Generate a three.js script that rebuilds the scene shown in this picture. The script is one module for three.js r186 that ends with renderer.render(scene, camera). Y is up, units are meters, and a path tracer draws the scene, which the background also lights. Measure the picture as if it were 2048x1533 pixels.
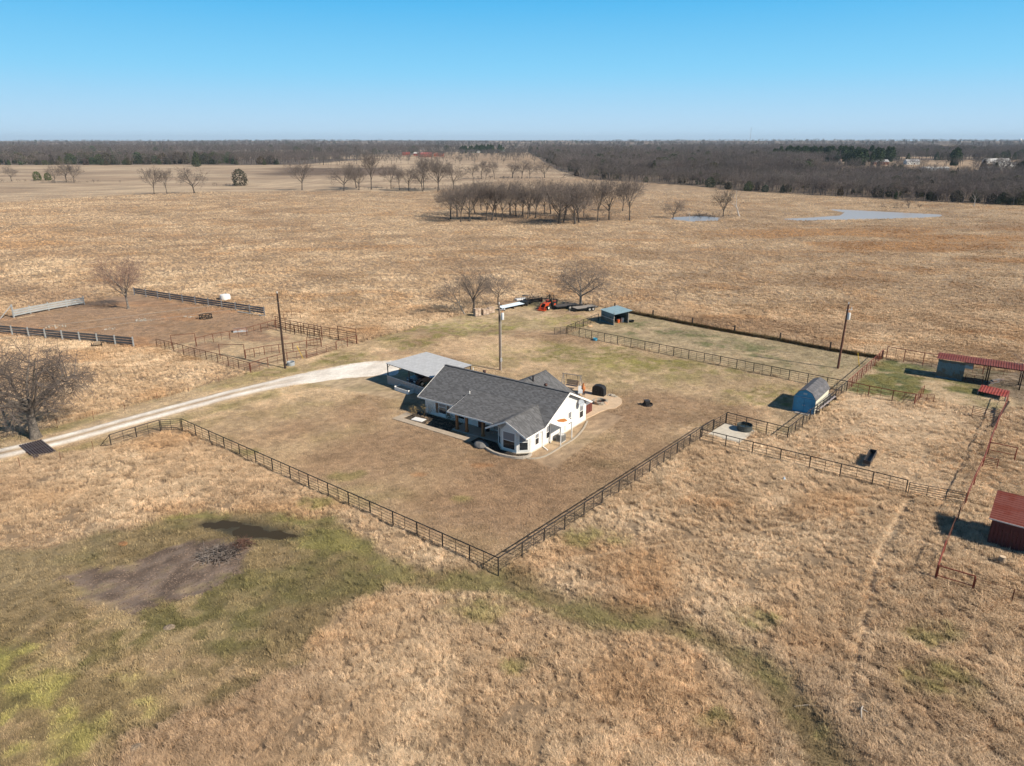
import * as THREE from 'three';
import { toCreasedNormals } from 'three/addons/utils/BufferGeometryUtils.js';

// ---------- camera, sky, sun, exposure ----------
const scene = new THREE.Scene();
const camera = new THREE.PerspectiveCamera(56.69, 1024 / 766, 0.5, 30000);
camera.position.set(0, 30, 0);
camera.rotation.set(-18.83 * Math.PI / 180, 0, 0);
const EXPOSURE = 1.46;
const renderer = new THREE.WebGLRenderer({ antialias: true });
renderer.toneMapping = THREE.LinearToneMapping;
renderer.toneMappingExposure = EXPOSURE;
renderer.shadowMap.enabled = true;
// clear winter sky: colour by elevation (degrees), linear values
{
  const stops = [[-90, .30, .38, .46], [-2, .52, .70, .86], [0, .55, .74, .91], [1.5, .48, .73, .94], [4.8, .255, .66, .97], [9.5, .098, .50, .90], [20, .062, .21, .43], [40, .046, .105, .23], [90, .036, .068, .15]];
  const W = 512, H = 256, d = new Float32Array(W * H * 4);
  for (let r = 0; r < H; r++) {
    const e = ((r + .5) / H - .5) * 180;
    let i = 0; while (i < stops.length - 2 && stops[i + 1][0] < e) i++;
    const a = stops[i], b = stops[i + 1], t = Math.min(1, Math.max(0, (e - a[0]) / (b[0] - a[0])));
    for (let c = 0; c < W; c++) { for (let k = 0; k < 3; k++) d[(r * W + c) * 4 + k] = (a[k + 1] + (b[k + 1] - a[k + 1]) * t) / EXPOSURE; d[(r * W + c) * 4 + 3] = 1; }
  }
  const tex = new THREE.DataTexture(d, W, H, THREE.RGBAFormat, THREE.FloatType);
  tex.mapping = THREE.EquirectangularReflectionMapping; tex.magFilter = tex.minFilter = THREE.LinearFilter; tex.needsUpdate = true;
  scene.background = tex; scene.environment = tex;
}
const sun = new THREE.DirectionalLight(new THREE.Color().setRGB(1, .89, .74), 5);
sun.position.set(.681 * 300, .609 * 300, .406 * 300 - 80); sun.target.position.set(0, 0, -80);
sun.castShadow = true; sun.shadow.mapSize.set(4096, 4096);
Object.assign(sun.shadow.camera, { left: -160, right: 160, top: 160, bottom: -160, near: 1, far: 700 });
scene.add(sun, sun.target);
scene.fog = new THREE.FogExp2(new THREE.Color().setRGB(.62, .80, 1), .00005);

// ---------- helpers ----------
const seeded = (s) => () => { s |= 0; s = s + 0x6D2B79F5 | 0; let t = Math.imul(s ^ s >>> 15, 1 | s); t = t + Math.imul(t ^ t >>> 7, 61 | t) ^ t; return ((t ^ t >>> 14) >>> 0) / 4294967296; };
const rnd = seeded(7);
const hash = (x, y) => { let h = Math.imul(x, 374761393) + Math.imul(y, 668265263) | 0; h = Math.imul(h ^ h >>> 13, 1274126177); return ((h ^ h >>> 16) >>> 0) / 4294967296; };
function vn(x, y) { const ix = Math.floor(x), iy = Math.floor(y), fx = x - ix, fy = y - iy, u = fx * fx * (3 - 2 * fx), v = fy * fy * (3 - 2 * fy); const a = hash(ix, iy), b = hash(ix + 1, iy), c = hash(ix, iy + 1), d = hash(ix + 1, iy + 1); return a + (b - a) * u + (c - a) * v + (a - b - c + d) * u * v; }
const fbm = (x, y, o = 3) => { let s = 0, a = .5, t = 0; for (let i = 0; i < o; i++) { s += a * vn(x + i * 17.3, y - i * 9.1); t += a; a *= .5; x *= 2.03; y *= 2.03; } return s / t; };
const ss = (a, b, x) => { const t = Math.min(1, Math.max(0, (x - a) / (b - a))); return t * t * (3 - 2 * t); };
const mixc = (a, b, t) => [a[0] + (b[0] - a[0]) * t, a[1] + (b[1] - a[1]) * t, a[2] + (b[2] - a[2]) * t];
const lin = (r, g, b) => new THREE.Color().setRGB(r, g, b);
const taken = {};
const numbered = (n) => { const k = taken[n] = (taken[n] ?? -1) + 1; return k ? n + '_' + String(k).padStart(3, '0') : n; };
const sub = (a, b) => [a[0] - b[0], a[1] - b[1], a[2] - b[2]], add = (a, b, s = 1) => [a[0] + b[0] * s, a[1] + b[1] * s, a[2] + b[2] * s];
const cross = (a, b) => [a[1] * b[2] - a[2] * b[1], a[2] * b[0] - a[0] * b[2], a[0] * b[1] - a[1] * b[0]];
const len = (a) => Math.hypot(a[0], a[1], a[2]), norm = (a) => { const l = len(a) || 1; return [a[0] / l, a[1] / l, a[2] / l]; };
class Shape3 {   // collects triangles, builds one mesh
  constructor() { this.p = []; }
  tri(a, b, c) { this.p.push(...a, ...b, ...c); return this; }
  quad(a, b, c, d) { return this.tri(a, b, c).tri(a, c, d); }
  hexa(v) { for (const f of [[0, 1, 2, 3], [7, 6, 5, 4], [0, 4, 5, 1], [1, 5, 6, 2], [2, 6, 7, 3], [3, 7, 4, 0]]) this.quad(v[f[0]], v[f[3]], v[f[2]], v[f[1]]); return this; }
  box(x, y, z, w, h, d, ry = 0) { // centre x,z; base y
    const c = Math.cos(ry), s = Math.sin(ry), v = [];
    for (const yy of [y, y + h]) for (const [i, k] of [[-1, -1], [1, -1], [1, 1], [-1, 1]]) { const a = i * w / 2, b = k * d / 2; v.push([x + a * c + b * s, yy, z - a * s + b * c]); }
    return this.hexa(v);
  }
  beam(a, b, w, h = w) { // rectangular bar from a to b
    const d = norm(sub(b, a)), up = Math.abs(d[1]) > .95 ? [1, 0, 0] : [0, 1, 0], r = norm(cross(d, up)), u = norm(cross(r, d)), v = [];
    for (const e of [a, b]) for (const [i, k] of [[-1, -1], [1, -1], [1, 1], [-1, 1]]) v.push(add(add(e, r, i * w / 2), u, k * h / 2));
    return this.hexa(v);
  }
  tube(a, b, r0, r1 = r0, n = 8, caps = true) {
    const d = norm(sub(b, a)), up = Math.abs(d[1]) > .95 ? [1, 0, 0] : [0, 1, 0], r = norm(cross(d, up)), u = cross(r, d), A = [], B = [];
    for (let i = 0; i < n; i++) { const t = i / n * 6.2832, o = add([r[0] * Math.cos(t), r[1] * Math.cos(t), r[2] * Math.cos(t)], u, Math.sin(t)); A.push(add(a, o, r0)); B.push(add(b, o, r1)); }
    for (let i = 0; i < n; i++) { const j = (i + 1) % n; this.quad(A[j], A[i], B[i], B[j]); if (caps) this.tri(a, A[i], A[j]).tri(b, B[j], B[i]); }
    return this;
  }
  path(pts, r, n = 6) { for (let i = 0; i + 1 < pts.length; i++) this.tube(pts[i], pts[i + 1], r, r, n); return this; }
  lathe(cx, cz, prof, n = 24) { for (let i = 0; i < n; i++) { const a = i / n * 6.28319, b = (i + 1) / n * 6.28319; for (let k = 0; k + 1 < prof.length; k++) { const P = (t, q) => [cx + Math.cos(t) * q[0], q[1], cz + Math.sin(t) * q[0]]; this.quad(P(a, prof[k]), P(a, prof[k + 1]), P(b, prof[k + 1]), P(b, prof[k])); } } return this; }
  prism(poly, y0, y1) { // poly [[x,z]...]
    const t = THREE.ShapeUtils.triangulateShape(poly.map((q) => new THREE.Vector2(q[0], q[1])), []), n = poly.length;
    const cw = THREE.ShapeUtils.area(poly.map((q) => new THREE.Vector2(q[0], q[1]))) > 0;
    for (const [i, j, k] of t) { const [a, b, c] = cw ? [i, k, j] : [i, j, k]; const Y = (q, y) => [poly[q][0], y, poly[q][1]]; this.tri(Y(a, y1), Y(b, y1), Y(c, y1)).tri(Y(c, y0), Y(b, y0), Y(a, y0)); }
    for (let i = 0; i < n; i++) { const j = (i + 1) % n, a = poly[i], b = poly[j]; const f = [[a[0], y0, a[1]], [b[0], y0, b[1]], [b[0], y1, b[1]], [a[0], y1, a[1]]]; cw ? this.quad(f[3], f[2], f[1], f[0]) : this.quad(...f); }
    return this;
  }
  slab(a, b, c, d, t) { const dn = (q) => [q[0], q[1] - t, q[2]]; return this.hexa([dn(a), dn(b), dn(c), dn(d), a, b, c, d]); }
  extrude(prof, a, b) { // prof [[along side, up]...] closed, swept straight from a to b
    const d = norm(sub(b, a)), r = norm(cross(d, [0, 1, 0])), u = cross(r, d), n = prof.length, P = (e, q) => add(add(e, r, q[0]), u, q[1]);
    const tr = THREE.ShapeUtils.triangulateShape(prof.map((q) => new THREE.Vector2(...q)), []);
    for (const [i, j, k] of tr) this.tri(P(a, prof[i]), P(a, prof[j]), P(a, prof[k])).tri(P(b, prof[k]), P(b, prof[j]), P(b, prof[i]));
    for (let i = 0; i < n; i++) { const j = (i + 1) % n; this.quad(P(a, prof[i]), P(a, prof[j]), P(b, prof[j]), P(b, prof[i])); }
    return this;
  }
  // ribbed sheet: corner o, edge vectors u (across ribs) and v (along ribs), ribs every pitch, rib height h
  ribbed(o, u, v, pitch, h, th = .01) {
    const L = len(u), n = Math.max(1, Math.round(L / pitch)), un = norm(u), nn = norm(cross(v, u)), prof = [];
    const N = nn[1] < 0 ? nn.map((q) => -q) : nn;
    for (let i = 0; i < n; i++) { const s = i * L / n, w = L / n; prof.push([s, 0], [s + w * .55, 0], [s + w * .68, h], [s + w * .87, h]); } prof.push([L, 0]);
    for (let i = 0; i + 1 < prof.length; i++) { const A = add(add(o, un, prof[i][0]), N, prof[i][1]), B = add(add(o, un, prof[i + 1][0]), N, prof[i + 1][1]); this.quad(A, B, add(B, v), add(A, v)); const A2 = add(A, N, -th), B2 = add(B, N, -th); this.quad(A2, add(A2, v), add(B2, v), B2); this.quad(A, A2, B2, B).quad(add(A, v), add(B, v), add(B2, v), add(A2, v)); }
    return this;
  }
  geo(crease = .7) {
    let g = new THREE.BufferGeometry(); const P = new Float32Array(this.p), uv = new Float32Array(P.length / 3 * 2);
    for (let i = 0; i < P.length; i += 9) { const n = cross([P[i + 3] - P[i], P[i + 4] - P[i + 1], P[i + 5] - P[i + 2]], [P[i + 6] - P[i], P[i + 7] - P[i + 1], P[i + 8] - P[i + 2]]).map(Math.abs); const ax = n[1] >= n[0] && n[1] >= n[2] ? 1 : n[0] > n[2] ? 0 : 2; for (let k = 0; k < 3; k++) { const q = i + k * 3, o = q / 3 * 2; uv[o] = ax === 0 ? P[q + 2] : P[q]; uv[o + 1] = ax === 1 ? P[q + 2] : P[q + 1]; } }
    g.setAttribute('position', new THREE.BufferAttribute(P, 3)); g.setAttribute('uv', new THREE.BufferAttribute(uv, 2)); g.computeVertexNormals();
    if (crease && P.length < 200000) g = toCreasedNormals(g, crease);
    return g;
  }
  build(name, m, parent, label) { const o = new THREE.Mesh(this.geo(), m); o.name = parent === scene ? numbered(name) : name; o.castShadow = o.receiveShadow = true; if (label) o.userData.label = label; parent.add(o); return o; }
}
const S = () => new Shape3();
function tag(o, label, category, group, kind) { if (label) o.userData.label = label; if (category) o.userData.category = category; if (group) o.userData.group = group; if (kind) o.userData.kind = kind; return o; }
function thing(name, label, category, [x, y, z] = [0, 0, 0], turn = 0, group) { const o = new THREE.Group(); o.name = numbered(name); o.position.set(x, y, z); o.rotation.y = turn; scene.add(o); return tag(o, label, category, group); }
function put(parent, name, geo, m, pos, rot, sc) { const o = new THREE.Mesh(geo, m); o.name = name; o.castShadow = o.receiveShadow = true; if (pos) o.position.set(...pos); if (rot) o.rotation.set(...rot); if (sc) o.scale.set(...sc); parent.add(o); return o; }
function copy(o, [x, y, z], turn, label, group, sc) { const c = o.clone(); c.name = numbered(o.name.replace(/_\d{3}$/, '')); c.position.set(x, y, z); c.rotation.y = turn; c.userData = { ...o.userData }; if (label) c.userData.label = label; if (group) c.userData.group = group; if (sc) c.scale.set(...sc); scene.add(c); return c; }

// ---------- textures (what surfaces are made of) ----------
function dataTex(n, f, srgb, rep = 1) { const d = new Uint8Array(n * n * 4); for (let y = 0; y < n; y++) for (let x = 0; x < n; x++) { const c = f(x, y, n); const o = (y * n + x) * 4; if (typeof c === 'number') d[o] = d[o + 1] = d[o + 2] = c * 255; else { d[o] = c[0] * 255; d[o + 1] = c[1] * 255; d[o + 2] = c[2] * 255; } d[o + 3] = 255; } const t = new THREE.DataTexture(d, n, n); t.wrapS = t.wrapT = THREE.RepeatWrapping; t.magFilter = THREE.LinearFilter; t.minFilter = THREE.LinearMipmapLinearFilter; t.generateMipmaps = true; if (srgb) t.colorSpace = THREE.SRGBColorSpace; t.repeat.set(rep, rep); t.needsUpdate = true; return t; }
const tiled = (x, y, n, k, o = 4) => { // periodic fbm, k cells per tile
  let s = 0, a = .5, T = 0; for (let i = 0; i < o; i++) { const q = k << i, X = x / n * q, Y = y / n * q, ix = Math.floor(X), iy = Math.floor(Y), fx = X - ix, fy = Y - iy, u = fx * fx * (3 - 2 * fx), v = fy * fy * (3 - 2 * fy), h = (i2, j2) => hash((i2 % q) + i * 131, (j2 % q) + i * 57); s += a * (h(ix, iy) * (1 - u) * (1 - v) + h(ix + 1, iy) * u * (1 - v) + h(ix, iy + 1) * (1 - u) * v + h(ix + 1, iy + 1) * u * v); T += a; a *= .5; } return s / T; };
const grainN = 2048, grain = new Float32Array(grainN * grainN).fill(.62), relief = new Float32Array(grainN * grainN).fill(.2);
{ // matted grass blades lying in a 24 m tile: strokes of differing tone and height
  const r = seeded(31);
  for (let i = 0; i < 240000; i++) {
    const x = r() * grainN, y = r() * grainN, clump = tiled(x | 0, y | 0, grainN, 24, 3), a = (tiled(x | 0, y | 0, grainN, 10, 2) * 2 + r() * 1.6) * 3.1416, L = 5 + r() * 16, v = .5 + r() * .5 + (clump - .5) * .5, hgt = .25 + r() * .55 + (clump - .5) * .5, dx = Math.cos(a), dy = Math.sin(a);
    for (let s = 0; s < L; s++) { const q = ((Math.floor(y + dy * s) + grainN) % grainN) * grainN + (Math.floor(x + dx * s) + grainN) % grainN; grain[q] = grain[q] * .25 + Math.min(1, Math.max(.3, v)) * .75; relief[q] = Math.min(1, Math.max(0, hgt)); }
  }
}
const T = {
  grass: dataTex(grainN, (x, y) => grain[y * grainN + x], false, 1 / 24),
  grassBump: dataTex(grainN, (x, y) => relief[y * grainN + x], false, 1 / 24),
  mottle: dataTex(512, (x, y, n) => .7 + .3 * tiled(x, y, n, 8, 5), false, .5),
  rough: dataTex(512, (x, y, n) => tiled(x, y, n, 16, 5), false, .8),
  gravel: dataTex(512, (x, y, n) => { const v = tiled(x, y, n, 64, 2), w = tiled(x, y, n, 6, 4); return .66 + .3 * (v - .5) * 1.6 + .2 * (w - .5); }, false, .35),
  gravelBump: dataTex(512, (x, y, n) => tiled(x, y, n, 64, 3), false, .35),
  shingle: dataTex(1024, (x, y, n) => { const row = Math.floor(y / n * 28), sh = hash(row, 5) * 9, col = Math.floor((x / n * 13 + sh) % 13), ey = (y / n * 28) % 1, ex = ((x / n * 13 + sh) % 1); let v = .52 + .45 * hash(col + 40, row + 3) + .12 * (tiled(x, y, n, 64, 2) - .5) + .1 * (tiled(x, y, n, 4, 3) - .5); if (ey < .1) v *= .72; if (ex < .04) v *= .82; return Math.min(1, v); }, false, .25),
  wood: dataTex(512, (x, y, n) => .62 + .34 * tiled(x, y * .12, n, 24, 4), false, .6),
  rust: dataTex(512, (x, y, n) => { const t = ss(.42, .62, tiled(x, y, n, 5, 5)), v = .8 + .2 * tiled(x, y, n, 32, 3); return [v * (1 - .12 * t), v * (1 - .45 * t), v * (1 - .62 * t)]; }, false, .5),
  brick: dataTex(512, (x, y, n) => { const row = Math.floor(y / n * 26), ey = (y / n * 26) % 1, ex = (x / n * 9 + (row % 2) * .5) % 1; return ey < .14 || ex < .05 ? .2 : .8 + .15 * hash(row, Math.floor(x / n * 9 + (row % 2) * .5)); }, false, .5),
};
const M = (r, g, b, rough = .8, o = {}) => new THREE.MeshStandardMaterial({ color: lin(r, g, b), roughness: rough, side: THREE.DoubleSide, ...o });
const mat = {
  white: M(.80, .79, .76, .75, { bumpMap: T.brick, bumpScale: .006, map: T.mottle }), trim: M(.78, .77, .74, .6), shingle: M(.135, .137, .145, .95, { map: T.shingle, bumpMap: T.shingle, bumpScale: .012 }),
  cedar: M(.30, .135, .05, .7, { map: T.wood }), door: M(.09, .025, .018, .5), glass: new THREE.MeshPhysicalMaterial({ color: lin(.02, .024, .03), roughness: .06, specularIntensity: 1 }), blind: M(.20, .21, .23, .35),
  concrete: M(.46, .38, .29, .9, { map: T.mottle, bumpMap: T.rough, bumpScale: .004 }), slab: M(.60, .55, .46, .9, { map: T.mottle, bumpMap: T.rough, bumpScale: .004 }), porch: M(.36, .35, .31, .8, { map: T.mottle }), stone: M(.42, .37, .30, .95, { map: T.mottle, bumpMap: T.rough, bumpScale: .02 }), palestone: M(.46, .41, .35, .95, { map: T.mottle, bumpMap: T.rough, bumpScale: .02 }), mulch: M(.030, .022, .016, 1, { map: T.rough, bumpMap: T.rough, bumpScale: .05 }),
  galv: M(.60, .61, .62, .55, { metalness: .1, map: T.mottle }), galvOld: M(.38, .42, .47, .6, { metalness: .25, map: T.rust }), beigeMetal: M(.46, .42, .40, .6, { map: T.mottle }), tealMetal: M(.10, .19, .24, .55, { metalness: .2, map: T.rust }), tealRoof: M(.24, .36, .42, .45, { metalness: .25, map: T.mottle }),
  black: M(.012, .012, .013, .55), blackCloth: M(.010, .010, .012, .7), pipe: M(.016, .014, .014, .6), darkMetal: M(.035, .032, .034, .6), redPipe: M(.20, .045, .025, .6, { map: T.rust }), rustPipe: M(.15, .062, .036, .85, { map: T.rust }), redRoof: M(.19, .052, .038, .7, { map: T.rust }), barnRed: M(.085, .012, .014, .7, { map: T.wood }),
  creosote: M(.045, .024, .016, .9, { map: T.wood }), oldPole: M(.20, .15, .12, .95, { map: T.wood }), greyWood: M(.33, .30, .27, .95, { map: T.wood }), tanWood: M(.42, .31, .20, .9, { map: T.wood }), darkPost: M(.040, .033, .028, .95),
  shedBlue: M(.045, .30, .52, .6, { map: T.mottle }), cream: M(.72, .68, .55, .7, { map: T.mottle }), orange: M(.50, .065, .015, .45), tyre: M(.014, .014, .014, .9), rim: M(.5, .5, .48, .4, { metalness: .5 }), carBlue: M(.018, .028, .055, .25), tank: M(.05, .058, .055, .6), yellow: M(.62, .40, .02, .6), blueTub: M(.05, .28, .42, .5), guardrail: M(.50, .52, .52, .45, { metalness: .3, map: T.mottle }), terracotta: M(.42, .15, .05, .8), ac: M(.20, .20, .19, .6), rusty: M(.42, .16, .035, .9), char: M(.02, .018, .016, 1), whitePlastic: M(.72, .72, .70, .5), wire: M(.30, .29, .27, .6),
  bark: M(.17, .142, .12, 1, { map: T.rough }), barkPale: M(.36, .32, .28, 1, { map: T.rough }), twig: M(.155, .128, .113, 1), twigDark: M(.12, .10, .088, 1), leafY: M(.40, .27, .09, .9), leafG: M(.06, .085, .025, .9), leafCedar: M(.045, .060, .028, .95),
};
// ---------- site plan (metres, x east of the camera, z towards it) ----------
const PLAN = {
  yard: [[-42, -67.2], [-38.3, -71.8], [-36.1, -72.1], [-1, -44.75], [22, -71.8], [24, -74], [29.2, -69.4], [42.3, -84.7], [9, -113.1], [15.2, -121.7], [19, -131], [12, -138], [2, -139], [-3, -135], [-9, -127], [-24.2, -107], [-35.8, -92.4], [-39, -88], [-51, -73], [-60, -64], [-54, -62]],
  paddock: [[9, -113.1], [42.3, -84.7], [54, -98.8], [48, -103.3], [19.3, -130.8], [15.2, -121.7]],
  redpen: [[42.3, -84.7], [54.2, -98.8], [70, -92], [66, -80], [56, -78], [51, -83], [48.3, -79.9]],
  corral: [[-96, -121], [-84, -137], [-78, -145], [-45, -126.5], [-40, -118], [-48.6, -105.4], [-54.3, -104.6], [-58.3, -105.4], [-81, -112], [-104, -116]],
  pens: [[-54.3, -104.6], [-35.8, -92.4], [-24.2, -107], [-40.4, -118]],
  basin: [[-39.4, -47.6], [-34.5, -49], [-29, -52.5], [-25.9, -54.2], [-19.7, -53.4], [-15.2, -52.5], [-9.6, -46.6], [-7.5, -43.7], [-11.2, -41.9], [-12, -37.9], [-13.6, -34.8], [-15.4, -32.3], [-17.6, -30.9], [-20.6, -29.7], [-19.7, -24], [-45, -24], [-60, -44]],
  mud: [[-32.5, -44.3], [-31.2, -45.2], [-28.6, -45.9], [-27.1, -48.3], [-24, -49.4], [-20.7, -49], [-20.1, -46.2], [-20.7, -44], [-21.8, -42.2], [-24, -41.6], [-25.8, -40.4], [-28.5, -41.1], [-30.3, -42.5]],
  puddle: [[-26.2, -51.7], [-25.7, -52.6], [-24.2, -53], [-20.9, -52.1], [-18.5, -51.1], [-16.6, -50.2], [-18.4, -49.4], [-21.6, -49.5], [-23.6, -50.5]],
  pond: [[108.6, -296.8], [115.6, -291], [137.4, -294.8], [159.7, -298.8], [179.7, -304.9], [186.9, -315.7], [173.2, -324.9], [164.4, -332.1], [152.9, -339.7], [147, -339.7], [148.7, -324.9], [140.5, -311.3], [124.3, -302.8]],
  pool: [[64.2, -296.8], [68.4, -304.9], [80, -309.1], [86.8, -302.8], [82.5, -291], [70.5, -287.2]],
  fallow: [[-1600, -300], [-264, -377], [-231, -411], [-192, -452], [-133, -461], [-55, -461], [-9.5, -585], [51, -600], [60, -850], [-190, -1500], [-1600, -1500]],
  trampled: [[20.5, -69], [35.3, -57.6], [39, -55.5], [60, -81], [56, -84], [51, -83], [48.3, -80.2], [42.3, -84.2], [29.4, -69.6], [26, -71]],
  brownstrip: [[-223.7, -669.6], [-104.4, -689.6], [-139.9, -887.6], [-277.5, -887.6]],
  swale: [[-10.6, -45.9], [-4.5, -43.7], [-.9, -43.7], [5.2, -40.2], [10, -38.9], [12.6, -37.7], [14.5, -35.6], [15.6, -33.5], [16.2, -30.5], [16.5, -20]],
  trail: [[35.1, -56], [29.1, -48.7], [25.4, -42.8], [22.5, -37.9], [20.4, -34.3], [18.5, -31.2]], trail2: [[33.4, -56], [25.8, -52.5], [19.3, -50.5], [12, -48.7], [6.7, -47.2]],
  drive: [[-75, -47], [-56, -62.2], [-51.8, -65.8], [-47.8, -69.2], [-43.5, -74.2], [-39, -79.3], [-34.3, -84.4], [-28.2, -89.6], [-22.3, -93.2], [-18.4, -94.5], [-15, -95]],
};
const segd = (x, z, a, b) => { const dx = b[0] - a[0], dz = b[1] - a[1], t = Math.min(1, Math.max(0, ((x - a[0]) * dx + (z - a[1]) * dz) / (dx * dx + dz * dz))); return Math.hypot(x - a[0] - dx * t, z - a[1] - dz * t); };
const lineD = (L, x, z) => { let d = 1e9; for (let i = 0; i + 1 < L.length; i++) d = Math.min(d, segd(x, z, L[i], L[i + 1])); return d; };
const boxes = new Map();
function polyD(P, x, z) { // signed distance, inside positive
  let b = boxes.get(P); if (!b) { b = [1e9, -1e9, 1e9, -1e9]; for (const q of P) { b[0] = Math.min(b[0], q[0]); b[1] = Math.max(b[1], q[0]); b[2] = Math.min(b[2], q[1]); b[3] = Math.max(b[3], q[1]); } boxes.set(P, b); }
  if (x < b[0] - 12 || x > b[1] + 12 || z < b[2] - 12 || z > b[3] + 12) return -99;
  let d = 1e9, ins = false; for (let i = 0, j = P.length - 1; i < P.length; j = i++) { d = Math.min(d, segd(x, z, P[i], P[j])); if ((P[i][1] > z) !== (P[j][1] > z) && x < (P[j][0] - P[i][0]) * (z - P[i][1]) / (P[j][1] - P[i][1]) + P[i][0]) ins = !ins; }
  return ins ? d : -d;
}
const pm = (P, x, z, e, w = 0, k = .4) => { const d = polyD(P, x, z); return d < -12 ? 0 : ss(-e, e, d + (w ? (fbm(x * k, z * k) - .5) * 2 * w : 0)); };
const blob = (x, z, cx, cz, rx, rz, w = .5) => { const d = Math.hypot((x - cx) / rx, (z - cz) / rz) + (fbm(x * .7 + 9, z * .7) - .5) * 2 * w; return 1 - ss(.55, 1.1, d); };
function frontZ(x) { // where the woods begin
  const L = [[-3000, -1000], [-874, -985], [-544, -978], [-285, -985], [-250, -1311], [-209, -1420], [-205, -2150], [46, -2150], [50, -790], [62, -624], [107, -570], [135, -530], [154, -475], [176, -447], [193, -418], [215, -380], [248, -353], [293, -335], [420, -318], [3000, -300]];
  for (let i = 0; i + 1 < L.length; i++) if (x < L[i + 1][0]) return L[i][1] + (L[i + 1][1] - L[i][1]) * (x - L[i][0]) / (L[i + 1][0] - L[i][0]); return -300;
}
const clearings = [[[310, -745], [408, -690], [515, -745], [700, -760], [1011, -1179], [730, -1242], [454, -1096]], [[-430, -1450], [-290, -1400], [-300, -1600], [-420, -1620]], [[250, -1500], [520, -1600], [500, -1900], [240, -1800]]];
function wooded(x, z) { if (z > frontZ(x)) return 0; for (const c of clearings) if (polyD(c, x, z) > 0) return 0; if (z < -1350 && fbm(x / 420 + 3, z / 420, 2) < .41) return 0; return 1; }
const calm = (x, z) => Math.min(1, Math.hypot(x - 120, (z + 305)) / 120) ;
function height(x, z) {
  const d = Math.hypot(x, z); let h = 0;
  h += 26 * ss(2600, 7500, d) * (.5 + fbm(x / 1500 + 4, z / 1500, 2)); const far = ss(170, 330, d) * ss(.75, 1.3, Math.hypot((x - 115) / 90, (z + 310) / 50)); if (far) h += far * 3 * (fbm(x / 170, z / 170, 2) - .55);
  if (d < 260) {
    const mown = Math.max(pm(PLAN.yard, x, z, 1.5), pm(PLAN.paddock, x, z, 1), pm(PLAN.pens, x, z, 1), pm(PLAN.redpen, x, z, 1)), A = .18 - .14 * mown;
    h += A * (fbm(x * .8, z * .8, 3) - .55);
    const sw = lineD(PLAN.swale, x, z); if (sw < 4) h -= .28 * (1 - ss(.3, 2.2, sw)) * (.6 + .5 * fbm(x * .5, z * .5)); else if (sw < 6.5 && z > -60) h += .06;
    const tr = Math.min(lineD(PLAN.trail, x, z), lineD(PLAN.trail2, x, z) + .15); h -= .13 * (1 - ss(.1, .45, tr));
    h -= .20 * pm(PLAN.puddle, x, z, .9); h -= .06 * pm(PLAN.mud, x, z, 1);
  }
  if (z < -270 && z > -360) h -= .7 * Math.max(pm(PLAN.pond, x, z, 3), pm(PLAN.pool, x, z, 2.5));
    return h;
}
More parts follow.
